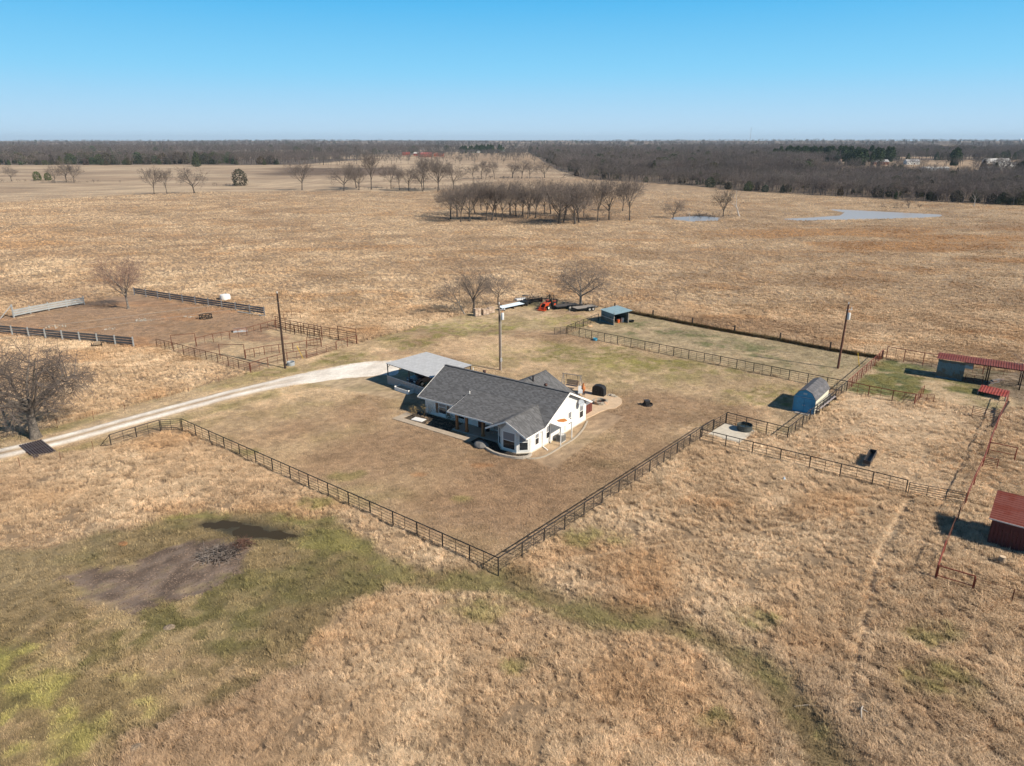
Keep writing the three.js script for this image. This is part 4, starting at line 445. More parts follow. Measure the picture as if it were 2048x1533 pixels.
windbreak('dark railed guard rail windbreak above the big bare oak', spread([-85, -113.4], [-58.3, -105.4], 8), { side: -1, m: M(.10, .105, .115, .5, { metalness: .3 }) }); windbreak('long guard rail windbreak beyond the dirt lot', spread([-77.7, -144.2], [-45, -126.2], 10), { h: 1.6, side: -1, m: M(.13, .135, .15, .5, { metalness: .3 }), posts: M(.16, .165, .18, .6) });
const junk = (name, label, cat, x, z, turn, f) => { const t = thing(name, label, cat, [x, height(x, z), z], turn); f(t); return t; };
junk('loose_rail', 'loose grey guard rail lying before the long windbreak', 'rail', -47.6, -126.9, -.5, (t) => S().beam([-3.6, .12, 0], [3.6, .1, 0], .3, .06).build('rail', mat.guardrail, t));
junk('pale_log', 'pale straight timber lying by the braced windbreak', 'timber', -87.4, -124.7, 1, (t) => S().tube([-1.5, .1, 0], [1.5, .1, 0], .1, .08).build('log', mat.tanWood, t));
// poles
function pole(label, x, z, h, m, r, o = {}) { const t = thing('utility_pole', label, 'utility pole', [x, 0, z]); S().tube([0, -.5, 0], [o.lean ?? 0, h, 0], r, r * .7, 12).build('pole', m, t); S().tube([o.lean ?? 0, h, 0], [o.lean ?? 0, h + .25, 0], .05, .06, 8).build('insulator', mat.whitePlastic, t); if (o.can) { const c = S().lathe(.33, .12, [[.02, h - 2.1], [.2, h - 2.1], [.22, h - 2.0], [.22, h - 1.25], [.18, h - 1.15], [.02, h - 1.12]], 16).build('transformer', M(.55, .56, .56, .5), t); S().tube([.33, h - 1.13, .12], [.33, h - .85, .12], .035).tube([.25, h - 1.13, .2], [.25, h - .9, .2], .03).build('bushing', mat.terracotta, c); S().beam([-.1, h - .75, 0], [.75, h - .75, 0], .07).build('bracket', mat.galv, t); S().tube([.62, h - .75, 0], [.62, h - .4, 0], .05).build('cutout', mat.whitePlastic, t); } if (o.meter) { S().box(.16, 1.3, .1, .26, .5, .18).build('meter_box', mat.galv, t); S().tube([.13, 0, .1], [.13, h - 1.5, .1], .035).build('conduit', mat.galv, t); } return t; }
pole('dark creosoted power pole standing beside the corral fence', -29.3 - 2.3, -94.3, 10.6, mat.creosote, .17); pole('grey weathered power pole with transformer behind the house', -1.62, -93.4, 9.3, mat.oldPole, .15, { can: true, meter: true, lean: -.1 }); pole('brown power pole with transformer standing in the paddock', 45.4, -94.3, 9.1, M(.11, .045, .03, .9, { map: T.wood }), .16, { can: true, lean: .12 });
for (const [dx, dy] of [[0, 10.5], [.3, 9.7]]) { const t = thing('power_line', dy > 10 ? 'upper power line running from the creosoted pole' : 'lower power line running from the creosoted pole', 'power line', [-31.6 + dx, 0, -94.3]); const pts = []; for (let i = 0; i <= 24; i++) { const s = i / 24; pts.push([-s * 62, dy - .35 - 6 * s * (1 - s) * .4, s * 38]); } S().path(pts, .013, 5).build('cable', mat.wire, t); }
for (const [x, z, l, dx] of [[-30.33, -98.76, 'yellow guy wire guard beside the creosoted pole', .75], [48.8, -95.2, 'yellow guy wire guard beside the paddock pole', .5]]) { const t = thing('guy_guard', l, 'guy guard', [x, 0, z]); S().tube([0, 0, 0], [-dx, 2.0, 0], .045).build('guard', mat.yellow, t); }
// sheds
{ const s = thing('garden_shed', 'blue gambrel shed with grey roof beside the pipe fence', 'shed', [35.6, 0, -79.4]); // local z towards the blue front
  s.rotation.y = -.66; const W = 1.22, D = 2.75; S().box(0, 0, 0, 2 * W, 1.85, 2 * D).build('wall', mat.cream, s); const gp = [[-W, 0], [W, 0], [W, 1.86], [.72, 2.55], [0, 2.85], [-.72, 2.55], [-W, 1.86]]; const fr = S(); for (const z of [D + .02, -D - .02]) { for (let i = 1; i + 1 < gp.length; i++) fr.tri([gp[0][0], gp[0][1], z], [gp[i][0], gp[i][1], z], [gp[i + 1][0], gp[i + 1][1], z]); } fr.build('gable_front', mat.shedBlue, s);
  const q = [[-W - .08, 1.78], [-.75, 2.6], [0, 2.92], [.75, 2.6], [W + .08, 1.78]]; for (let i = 0; i < 4; i++) S().slab([q[i][0], q[i][1], D + .12], [q[i + 1][0], q[i + 1][1], D + .12], [q[i + 1][0], q[i + 1][1], -D - .12], [q[i][0], q[i][1], -D - .12], .05).build('roof', M(.14, .14, .155, .9, { map: T.shingle }), s);
  S().beam([-W, 1.9, D + .05], [W, 1.9, D + .05], .03, .05).build('trim', M(.25, .40, .48, .6), s); for (const x of [-.42, .42]) { const d = S().box(x, .1, D + .045, .8, 1.72, .04).build('door', mat.shedBlue, s); S().box(x * .25, .9, D + .075, .05, .12, .03).build('handle', mat.galv, d); } S().box(0, 2.25, D + .04, .42, .22, .03).build('vent', M(.30, .42, .48, .6), s); for (const x of [-W, W]) S().box(x, 0, D + .03, .07, 1.85, .04).build('corner_trim', M(.10, .22, .30, .6), s); S().box(0, .01, D + .4, 1.6, .08, .7).build('ramp', mat.greyWood, s); }
{ const t = thing('lumber_rack', 'long stack of grey planks and pipes beside blue shed', 'lumber', [37.1, 0, -79.3], 0); t.rotation.y = .86; const r = seeded(12); for (let i = 0; i < 9; i++) S().box((r() - .5) * .8, .42 + (i % 3) * .09, -.5 + .12 * i, 7.2 - r() * 2, .07, .16).build('plank', i % 2 ? mat.greyWood : M(.38, .34, .36, .8, { map: T.wood }), t); for (const x of [-3, 0, 3]) S().box(x, 0, 0, .15, .42, 1.2).build('support', mat.darkMetal, t); for (let k = 0; k < 3; k++) S().tube([-3.4, .75, -.4 + k * .3], [3.2, .75, -.3 + k * .3], .05).build('pipe', mat.pipe, t); }
{ const p = thing('concrete_pad', null, null, [0, 0, 0]); p.userData = { kind: 'structure' }; S().prism([[20.98, -70.5], [23.85, -73.75], [26.7, -71.6], [23.8, -68.4]], -.15, .1).build('concrete', mat.slab, p); const k = thing('stock_tank', 'round dark green stock tank standing on concrete pad', 'stock tank', [25.4, .1, -71.8]); S().lathe(0, 0, [[.02, 0], [.78, 0], [.8, .58], [.83, .6], [.83, .64], [.77, .64], [.74, .1], [.02, .1]], 28).build('tank', mat.tank, k); S().lathe(0, 0, [[.01, .45], [.76, .45]], 28).build('water', new THREE.MeshPhysicalMaterial({ color: lin(.02, .025, .02), roughness: .1 }), k); for (const y of [.2, .4]) S().lathe(0, 0, [[.80, y - .02], [.82, y], [.80, y + .02]], 28).build('rib', mat.tank, k); }
junk('feed_trough', 'long black feed trough on legs in the straw field', 'trough', 35.3, -63.9, .94, (t) => { S().box(0, .38, 0, 3.2, .04, .55).build('floor', mat.black, t); for (const z of [-.3, .3]) S().beam([-1.6, .55, z], [1.6, .55, z], .04, .36).build('side', mat.darkMetal, t); for (const x of [-1.6, 1.6]) S().box(x, .38, 0, .04, .36, .6).build('end', mat.darkMetal, t); for (const x of [-1.3, 0, 1.3]) S().box(x, -.05, 0, .07, .45, .6).build('leg', mat.greyWood, t); });
junk('plastic_jug', 'small pale blue plastic jug lying in straw grass', 'jug', 25.3, -59.6, .4, (t) => S().lathe(0, 0, [[.01, .1], [.12, .1], [.13, .34], [.05, .44], [.05, .5], [.01, .5]], 12).build('jug', M(.5, .6, .68, .4), t));
// red barn
{ const b = thing('red_barn', 'dark red board barn with ribbed red metal roof', 'barn', [37.31, 0, -48.71], -Math.atan2(1.5, 1.87)); const W = 7, D = 3.4, H1 = 2.4, H2 = 3.1; for (let i = 0; i < 28; i++) S().box(i * .25 + .125, -.1, .02 - (i % 2) * .012, .24, H1 + .1, .05).build('board', mat.barnRed, b); S().quad([0, -.1, 0], [0, -.1, -D], [0, H2, -D], [0, H1, 0]).quad([W, -.1, 0], [W, -.1, -D], [W, H2, -D], [W, H1, 0]).quad([0, -.1, -D], [W, -.1, -D], [W, H2, -D], [0, H2, -D]).build('wall', mat.barnRed, b); S().ribbed([-.25, H1 + .02, .35], [0, (H2 - H1) * 1.13, -D * 1.17], [W + .5, 0, 0], .3, .035).build('roof', mat.redRoof, b); S().beam([-.25, H1 - .03, .37], [W + .25, H1 - .03, .37], .03, .1).build('fascia', M(.55, .5, .48, .7), b); for (let i = 0; i < 13; i++) S().box(-.025, -.1, -.14 - i * .255, .04, H1 + (H2 - H1) * (i / 13) + .05, .24).build('board', mat.barnRed, b); }
junk('cut_log', 'pale upright cut log standing near the red barn', 'log', 36.75, -46.1, 0, (t) => { S().tube([0, -.05, 0], [0, .52, 0], .24, .23, 14).build('log', M(.42, .32, .22, .95, { map: T.wood }), t); S().tube([0, .52, 0], [0, .525, 0], .2, .2, 14).build('cut_face', M(.62, .48, .33, .9), t); });
// loafing shelter
{ const s = thing('loafing_shelter', 'blue metal walled shelter with long rusty red roof', 'shelter', [56.75, 0, -90.34], -Math.atan2(1.72, 2.51)); S().ribbed([0, -.05, 0], [3.05, 0, 0], [0, 2.6, 0], .19, .03).build('front_wall', mat.tealMetal, s); S().ribbed([0, -.05, 0], [0, 0, -2.6], [0, 2.62, 0], .19, .03).build('side_wall', mat.tealMetal, s); S().ribbed([3.05, -.05, 0], [0, 0, -2.6], [0, 2.62, 0], .19, .03).build('side_wall', mat.tealMetal, s); S().box(3.5, 1.85, .02, .9, .75, .04).build('hanging_sheet', M(.20, .30, .36, .55, { map: T.rust }), s); for (let i = 0; i < 5; i++) S().ribbed([-.25 + i * 1.95, 2.68 + (i % 2) * .012, .25], [1.96, 0, 0], [0, .12, -2.95], .3, .05).build('roof_sheet', i % 2 ? mat.redRoof : M(.18, .045, .035, .7, { map: T.rust }), s); for (const [x, z] of [[5.6, -2.5], [5.8, -.1], [9.2, -2.5], [9.3, -.05]]) S().box(x, -.3, z, .13, 3.0, .13).build('post', mat.creosote, s); S().beam([3, 2.6, 0], [9.5, 2.6, 0], .08, .14).build('eave_beam', mat.creosote, s); S().beam([3, 2.68, -2.55], [9.5, 2.68, -2.55], .08, .14).build('eave_beam', mat.creosote, s); }
gate('shelter_gate', 'rusty barred gate under the red shelter roof', [59.5, -88.4], [61.1, -87.3], { m: mat.rustPipe, h: 1.1, bars: 6, ups: 1, legs: true });
{ const s = thing('low_shelter', 'low red ribbed metal lean-to roof on short posts', 'shelter', [60.05, 0, -81.05], -Math.atan2(-1.3, 1.4)); s.rotation.y = 0; const P = [[-2, -2.35], [-.05, -4.5], [1.5, -1.25], [0, 0]]; S().ribbed([-2, .5, -2.35], [2.0, .0, 2.35], [1.75, .12, -2.1], .3, .05).build('roof', M(.30, .065, .05, .6, { map: T.rust }), s); for (const [x, z] of [[-1.9, -2.4], [0, -.15], [-.3, -4.2], [1.6, -2.2]]) S().box(x, -.2, z, .1, .68, .1).build('post', mat.greyWood, s); S().beam([-2, .2, -2.3], [-.3, .2, -4.3], .03, .4).build('side_board', mat.greyWood, s); }
junk('fallen_timber', 'long dark timber lying aslant on the red rail', 'timber', 55.7, -75.5, 0, (t) => S().beam([-2.7, .15, 2.9], [2.7, 1.0, -2.8], .2).build('timber', mat.creosote, t)); junk('scrap_sheets', 'weathered pale boards and sheets under the red roof', 'scrap', 63.3, -88.3, .4, (t) => { const r = seeded(4); for (let i = 0; i < 7; i++) S().box((r() - .5) * 1.2, .04 + i * .05, (r() - .5) * .8, 1.3 + r(), .04, .25).build('board', i % 2 ? mat.greyWood : mat.galvOld, t); });
// goat shelter
{ const s = thing('goat_shelter', 'small three sided metal shelter with pale blue roof', 'shelter', [15.67, 0, -122], -Math.atan2(3.36, 1.74)); S().ribbed([0, -.05, 0], [3.8, 0, 0], [0, 2.0, 0], .2, .03).build('wall', mat.tealMetal, s); S().ribbed([0, -.05, 0], [0, 0, -3.2], [0, 2.2, 0], .2, .03).build('wall', M(.12, .22, .28, .55, { map: T.rust }), s); S().ribbed([0, -.05, -3.2], [3.8, 0, 0], [0, 2.35, 0], .2, .03).build('wall', mat.tealMetal, s); S().ribbed([-.2, 2.02, .2], [4.6, 0, 0], [0, .35, -3.7], .25, .03).build('roof', mat.tealRoof, s); for (const z of [-.1, -3.1]) S().box(3.75, -.3, z, .12, 2.5, .12).build('post', mat.greyWood, s); S().beam([0, 1.0, .04], [3.8, 1.0, .04], .04, .08).build('rail', mat.galv, s); }
junk('orange_bucket', 'orange plastic bucket inside the goat shelter', 'bucket', 18.5, -120.5, 0, (t) => { S().lathe(0, 0, [[.02, 0], [.22, 0], [.3, .6], [.27, .6], [.2, .05]], 14).build('bucket', M(.65, .12, .03, .5), t); S().path([[-.29, .6, 0], [0, .72, .1], [.29, .6, 0]], .01).build('handle', mat.galv, t); }); junk('white_drum', 'white plastic drum at the goat shelter mouth', 'drum', 19.3, -120.9, 0, (t) => { S().lathe(0, 0, [[.02, 0], [.27, 0], [.29, .1], [.27, .42], [.29, .75], [.25, .82], [.02, .82]], 16).build('drum', mat.whitePlastic, t); S().tube([.1, .82, 0], [.1, .86, 0], .05).build('bung', mat.black, t); }); junk('black_tub', 'low black rubber feed tub beside the goat shelter', 'tub', 20.9, -121, 0, (t) => S().lathe(0, 0, [[.02, 0], [.4, 0], [.5, .35], [.46, .35], [.38, .04], [.02, .04]], 18).build('tub', mat.black, t)); junk('blue_tub', 'bright blue tub on the ground by the paddock fence', 'tub', 13.2, -108.8, 0, (t) => { S().lathe(0, 0, [[.02, 0], [.3, 0], [.36, .42], [.33, .42], [.28, .05], [.02, .05]], 18).build('tub', mat.blueTub, t); });
junk('tan_sack', 'small pale feed sack lying near the goat shelter', 'sack', 13.3, -117.5, .4, (t) => { const g = new THREE.SphereGeometry(.4, 14, 10); g.scale(1.2, .45, .7); put(t, 'sack', g, M(.50, .34, .20, .9), [0, .15, 0]); });
// corral odds and ends
junk('metal_tub', 'galvanised round stock tub beside the corral gate', 'stock tank', -31.2, -95.7, 0, (t) => { S().lathe(0, 0, [[.02, 0], [.52, 0], [.55, .55], [.5, .55], [.46, .06], [.02, .06]], 22).build('tub', M(.45, .5, .54, .45, { metalness: .4 }), t); S().lathe(0, 0, [[.01, .4], [.49, .4]], 22).build('water', mat.glass, t); });
junk('metal_trough', 'old grey trough lying across the dirt lot rail', 'trough', -45.2, -114.6, .35, (t) => { S().extrude([[-.4, .05], [-.3, .55], [-.36, .55], [-.46, 0], [.46, 0], [.36, .55], [.3, .55], [.4, .05]], [-1.1, 0, 0], [1.1, 0, 0]).build('trough', mat.galvOld, t); for (const x of [-1.1, 1.1]) S().box(x, 0, 0, .04, .5, .7).build('end', mat.darkMetal, t); });
junk('burnt_feeder', 'charred black hay feeder frame on the dirt lot', 'feeder', -54.6, -123.6, .3, (t) => { for (let i = 0; i < 10; i++) { const a = i * .628; S().tube([Math.cos(a) * 1.1, 0, Math.sin(a) * .8], [Math.cos(a + .4) * 1.0, .75, Math.sin(a + .4) * .7], .06).build('bar', mat.char, t); } for (const y of [.15, .75]) { const s = S(); for (let i = 0; i < 10; i++) { const a = i * .628, b = a + .628; s.tube([Math.cos(a) * 1.1, y, Math.sin(a) * .8], [Math.cos(b) * 1.1, y, Math.sin(b) * .8], .07); } s.build('hoop', mat.char, t); } });
junk('white_bale', 'white wrapped bale with split top in the far field', 'bale', -57.4, -140, .2, (t) => { S().lathe(0, 0, [[.02, 0], [1.0, 0], [1.05, .5], [.95, 1.0], [.02, 1.05]], 18).build('bale', mat.whitePlastic, t); S().box(.2, .95, .1, 1.0, .12, .5).build('flap', mat.trim, t); });
const rub = (label, x, z, n, s) => junk('rubble_heap', label, 'rubble', x, z, 0, (t) => { const r = seeded(n + 50); for (let i = 0; i < n; i++) put(t, 'chunk', new THREE.DodecahedronGeometry(.07 + .14 * r() * r(), 0), r() > .4 ? mat.palestone : mat.stone, [(r() + r() - 1) * s * .5, .03 + .08 * r(), (r() + r() - 1) * s * .3], [r() * 3, r() * 3, 0], [1 + r(), .6, 1]); }); rub('pale rubble heap in the middle of dirt lot', -65.3, -122.2, 34, 4); rub('small pale rubble pile near the charred feeder', -57.8, -124.6, 14, 3); rub('scattered pale stones behind the dark windbreak', -67.8, -116, 12, 3); rub('grey ash and stone heap by the dark windbreak', -77.5, -117.3, 26, 4);
junk('old_cart', 'old wooden cart tipped beside the dark windbreak', 'cart', -64.3, -106, .5, (t) => { for (let k = 0; k < 4; k++) S().box(-.3 + k * .22, .35, 0, .18, .06, 2.2).build('plank', mat.tanWood, t); S().tube([-.6, .3, .7], [.7, .3, .7], .05).build('axle', mat.darkMetal, t); for (const x of [-.65, .7]) S().tube([x - .05, .3, .7], [x + .05, .3, .7], .3, .3, 14).build('wheel', mat.tyre, t); }); junk('brush_clump', 'dark dead brush clump lying on the straw slope', 'brush', -69.7, -102.2, 0, (t) => { const r = seeded(6), s = S(); for (let i = 0; i < 40; i++) s.tube([(r() - .5) * 1.6, .05, (r() - .5)], [(r() - .5) * 2.2, .2 + .4 * r(), (r() - .5) * 1.4], .02, .01, 4, false); s.build('branches', mat.twigDark, t); });
// cattle guard on the drive
{ const t = thing('cattle_guard', 'dark ribbed steel cattle guard set across the gravel drive', 'cattle guard', [-48.6, .06, -66.7], 0); t.rotation.y = -.72; for (let i = 0; i < 9; i++) S().beam([-2.3, .12, -.92 + i * .23], [2.3, .12, -.92 + i * .23], .14, .09).build('bar', M(.075, .06, .065, .6), t); for (const x of [-2.3, 0, 2.3]) S().box(x, -.1, 0, .14, .18, 2.1).build('beam', M(.10, .05, .035, .8), t); S().box(0, -.12, 0, 4.7, .06, 2.0).build('pit_floor', mat.char, t); }
// machinery corner
{ const t = thing('farm_tractor', 'orange tractor with front loader parked beneath bare tree', 'tractor', [6.9, 0, -131.6], -.6); S().box(0, .7, .9, .62, .55, 1.5).build('hood', mat.orange, t); S().box(0, .75, 1.67, .6, .5, .06).build('grille', mat.black, t); S().box(0, .5, -.3, .7, .5, 1.4).build('chassis', mat.darkMetal, t); const se = S().box(0, 1.05, -.5, .5, .12, .5).build('seat', mat.black, t); S().box(0, 1.15, -.75, .5, .45, .1).build('backrest', mat.black, se); S().tube([0, 1.1, .05], [0, 1.4, -.12], .03).lathe(0, -.14, [[.17, 1.38], [.2, 1.4], [.17, 1.42]], 14).build('steering_wheel', mat.black, t); for (const s of [-1, 1]) { const w = S().tube([s * .55, .68, -.75], [s * .95, .68, -.75], .68, .68, 22).build('rear_wheel', mat.tyre, t); S().tube([s * .955, .68, -.75], [s * .96, .68, -.75], .36, .36, 16).build('rim', mat.orange, w); const f = S().tube([s * .5, .42, 1.15], [s * .78, .42, 1.15], .42, .42, 18).build('front_wheel', mat.tyre, t); S().tube([s * .785, .42, 1.15], [s * .79, .42, 1.15], .22, .22, 14).build('rim', mat.whitePlastic, f); S().beam([s * .75, 1.4, -.45], [s * .75, 1.42, -1.15], .36, .06).build('fender', mat.orange, t); S().beam([s * .45, .5, -1.1], [s * .45, 2.4, -1.1], .09).build('roll_bar', mat.black, t); S().beam([s * .5, 1.3, .1], [s * .5, 1.05, 1.9], .09, .14).beam([s * .5, 1.05, 1.9], [s * .5, .3, 2.4], .09, .14).build('loader_arm', mat.orange, t); } S().beam([-.45, 2.4, -1.1], [.45, 2.4, -1.1], .09).build('roll_bar', mat.black, t); S().extrude([[-.25, 0], [.35, 0], [.35, .06], [-.15, .08], [-.2, .5], [-.28, .5]], [-.85, .12, 2.45], [.85, .12, 2.45]).build('bucket', mat.orange, t); S().tube([.2, 1.2, 1.2], [.2, 1.85, 1.2], .04).build('exhaust', mat.black, t); }
function trailer(label, x, z, turn, o) { const t = thing('flatbed_trailer', label, 'trailer', [x, 0, z], turn), L = o.L, W = 1.0; for (let i = 0; i < 9; i++) S().box(-W + .11 + i * .222, .62, 0, .2, .05, L).build('deck_plank', o.deck, t); for (const x2 of [-W - .04, W + .04]) S().beam([x2, .58, -L / 2], [x2, .58, L / 2], .08, .16).build('side_rail', mat.black, t); for (const z2 of [-L / 2, 0, L / 2]) S().beam([-W, .54, z2], [W, .54, z2], .08, .1).build('cross_member', mat.black, t); S().beam([-.7, .5, -L / 2], [0, .45, -L / 2 - 1.3], .08).beam([.7, .5, -L / 2], [0, .45, -L / 2 - 1.3], .08).build('tongue', mat.black, t); S().tube([0, 0, -L / 2 - 1], [0, .6, -L / 2 - 1], .04).build('jack', mat.galv, t); for (const s of [-1, 1]) for (const z2 of [.25, 1.05]) { const w = S().tube([s * 1.12, .36, z2], [s * 1.34, .36, z2], .36, .36, 18).build('wheel', mat.tyre, t); S().tube([s * 1.345, .36, z2], [s * 1.35, .36, z2], .2, .2, 12).build('rim', mat.rim, w); } for (const s of [-1, 1]) S().beam([s * 1.22, .8, -.25], [s * 1.22, .8, 1.55], .28, .03).build('fender', mat.black, t); if (o.ramp) { for (let i = 0; i < 6; i++) S().beam([-W + i * .4, .6, L / 2 + .05], [-W + i * .4, 1.95, L / 2 + .2], .05).build('ramp_bar', mat.black, t); for (const y of [.65, 1.9]) S().beam([-W, y, L / 2 + .05 + (y - .6) * .11], [W, y, L / 2 + .05 + (y - .6) * .11], .06).build('ramp_rail', mat.black, t); } return t; }
trailer('flatbed trailer with upright mesh ramp and pale wheels', 13.6, -130.3, 2.06, { L: 4.6, deck: mat.greyWood, ramp: true }); trailer('dark flatbed trailer parked behind the orange tractor', 10.2, -132.0, 1.96, { L: 4.8, deck: M(.09, .08, .075, .9, { map: T.wood }) });
{ const t = thing('disc_harrow', 'black disc harrow with tall frame under bare tree', 'implement', [4.2, 0, -136.6], .6); for (let i = 0; i < 9; i++) S().tube([-1.6 + i * .4, .4, -.02], [-1.6 + i * .4, .4, .02], .36, .36, 16).build('disc', mat.char, t); S().tube([-1.8, .4, 0], [1.8, .4, 0], .05).build('axle', mat.black, t); for (const z of [-.5, .5]) S().beam([-1.7, .95, z], [1.7, .95, z], .1).build('frame', mat.black, t); for (const x of [-1.6, 0, 1.6]) S().beam([x, .4, 0], [x, 1.0, .5], .08).beam([x, .4, 0], [x, 1.0, -.5], .08).build('strut', mat.black, t); for (const x of [-.4, .4]) S().beam([x, .9, -.5], [0, 1.7, -.7], .08).build('hitch', mat.black, t); }
{ const t = thing('hay_rake', 'black hay spear and rake with rusty tines', 'implement', [7.2, 0, -136.6], -.3); S().beam([-1.7, .8, 0], [1.7, .8, 0], .12).build('beam', mat.black, t); for (let i = 0; i < 10; i++) S().path([[-1.6 + i * .36, .8, 0], [-1.6 + i * .36, .5, .5], [-1.6 + i * .36, .05, .45]], .02).build('tine', mat.rustPipe, t); for (const x of [-1.5, 1.5]) S().tube([x - .1, .35, -.4], [x + .1, .35, -.4], .35, .35, 16).build('wheel', mat.tyre, t); S().beam([0, .8, 0], [0, 1.6, -.5], .1).beam([-.6, .8, 0], [0, 1.6, -.5], .08).beam([.6, .8, 0], [0, 1.6, -.5], .08).build('mast', mat.black, t); }
{ const t = thing('utility_cart', 'small black two seat utility vehicle beside the harrow', 'utility vehicle', [2.6, 0, -134.9], 1.2); S().extrude([[-1.3, .4], [-1.3, .85], [-.5, .95], [-.3, .6], [.3, .6], [.4, .95], [1.35, .9], [1.35, .4]], [0, 0, -.65], [0, 0, .65]).build('body', mat.black, t); for (const x of [-.85, .9]) for (const z of [-.65, .65]) S().tube([x, .32, z - .12], [x, .32, z + .12], .32, .32, 16).build('wheel', mat.tyre, t); for (const z of [-.6, .6]) S().path([[-.55, .9, z], [-.3, 1.75, z], [.4, 1.75, z], [.45, .9, z]], .03).build('roll_cage', mat.black, t); S().box(0, 1.75, 0, .8, .04, 1.3).build('canopy', mat.black, t); S().box(.15, .6, 0, .45, .2, 1.1).build('seat', mat.darkMetal, t); }
// block pallets and metal sheets
const bg = S().box(0, 0, 0, .52, .3, .3).geo(0), bmats = [M(.52, .40, .30, .95, { map: T.mottle }), M(.45, .33, .25, .95, { map: T.mottle }), M(.58, .46, .36, .95, { map: T.mottle })];
for (const [x, z, lab, lay] of [[-6.3, -125.6, 'tallest pallet of tan stone blocks by the bare trees', 4], [-4.9, -126.6, 'middle pallet of tan stone blocks in the row', 3], [-3.9, -128, 'pallet of stone blocks next to the metal sheets', 3]]) { const t = thing('block_pallet', lab, 'pallet', [x, 0, z], .5); for (let k = 0; k < 4; k++) S().box(0, .08, -.48 + k * .32, 1.2, .03, .18).build('board', mat.greyWood, t); for (const q of [-.5, .5]) S().box(q, 0, 0, .1, .08, 1.1).build('runner', mat.greyWood, t); for (let l = 0; l < lay; l++) for (let i = 0; i < 2; i++) for (let j = 0; j < 3; j++) put(t, 'block', bg, bmats[(l + i + j * 2) % 3], [-.28 + i * .56 + (hash(l, i) - .5) * .06, .12 + l * .32, -.34 + j * .33], [0, (hash(l * 3, i + j) - .5) * .15, 0]); }
{ const t = thing('metal_sheets', 'pale blue ribbed metal roofing sheets resting on timbers', 'metal sheets', [-.1, 0, -131.8], .78); for (let k = 0; k < 2; k++) S().ribbed([-3.0, .5 + k * .04, .6 + k * .05], [0, .25, -1.1], [6 - k * .5, 0, 0], .25, .03).build('sheet', M(.55, .66, .76, .4, { metalness: .2 }), t); for (const x of [-2.4, 0, 2.4]) S().box(x, -.05, 0, .2, .5, 1.3).build('support', mat.creosote, t); }
{ const t = thing('lumber_stack', 'stack of tan and brown boards behind the metal sheets', 'lumber', [.3, 0, -134.4], .72); const r = seeded(3); for (let k = 0; k < 10; k++) S().box((r() - .5) * .5, .3 + (k / 4 | 0) * .09, -.6 + (k % 4) * .35, 5.8, .07, .3).build('board', [mat.tanWood, mat.greyWood, M(.20, .10, .06, .9, { map: T.wood })][k % 3], t); for (const x of [-2, 2]) S().box(x, -.05, 0, .2, .35, 1.5).build('support', mat.creosote, t); }
junk('pale_tub', 'overturned pale boat shaped tub near the lumber stack', 'tub', 1.7, -139.2, .5, (t) => { S().extrude([[-.5, 0], [-.42, .35], [.42, .35], [.5, 0]], [-1.1, 0, 0], [1.1, 0, 0]).build('hull', mat.galv, t); S().beam([-1.15, .05, .5], [1.15, .05, .5], .06).beam([-1.15, .05, -.5], [1.15, .05, -.5], .06).build('rim', mat.darkMetal, t); });
// brush pile beside the puddle
junk('brush_pile', 'heap of grey and red brown branches beside the muddy puddle', 'brush pile', -22.3, -47.4, 0, (t) => { const r = seeded(77); for (const [nm, m, n, w, ox, oz] of [['grey_branches', M(.20, .17, .15, 1), 170, 3.0, -.3, .4], ['red_branches', M(.10, .052, .038, 1), 70, 1.8, 1.2, -1.1], ['dark_branches', M(.07, .055, .05, 1), 260, 2.8, 0, .2]]) { const s = S(); for (let i = 0; i < n; i++) { const a = r() * 6.28, q = r() * .5 + r() * .5, c = [ox + Math.cos(a) * q * w * .6, .06 + (1 - q) * .7 * r(), oz + Math.sin(a) * q * w * .45], d = norm([r() - .5, (r() - .5) * .35, r() - .5]), L = .35 + .8 * r(), mid = add(add(c, d, L * .5), [0, .1 * r(), 0]); s.tube(add(c, d, -L * .5), mid, .022, .016, 4, false).tube(mid, add(add(c, d, L), [0, (r() - .5) * .4, 0]), .016, .006, 4, false); } s.build(nm, m, t); } });
junk('fallen_branch', 'bleached fallen branch lying in the pasture grass', 'branch', 19.3, -31.2, .4, (t) => { S().path([[-.4, .08, .35], [-.15, .2, .08], [.1, .24, -.15], [.4, .15, -.3]], .04).path([[.1, .24, -.15], [.25, .2, .15]], .025).build('limb', M(.40, .36, .31, .9), t); }); junk('thin_branch', 'thin bleached stick lying on short green grass', 'branch', 16.6, -32, -.2, (t) => S().path([[-.7, .1, .2], [0, .16, 0], [.8, .12, -.1]], .016).build('stick', M(.36, .31, .26, .9), t));
for (const [x, z, l] of [[-30.6, -48.7, 'orange clay lump beside the grey mud patch'], [-10.6, -41.2, 'small orange clay mound at basin edge'], [-22.3, -38.6, 'pale ant mound in the green brown basin'], [-19.6, -28.9, 'pale grey ant mound in straw grass']]) junk('clay_mound', l, 'mound', x, z, 0, (t) => { const g = new THREE.SphereGeometry(.34, 12, 8); g.scale(1.2, .5, 1); put(t, 'mound', g, /orange/.test(l) ? M(.42, .22, .10, 1, { map: T.rough }) : M(.45, .35, .25, 1, { map: T.rough })); });
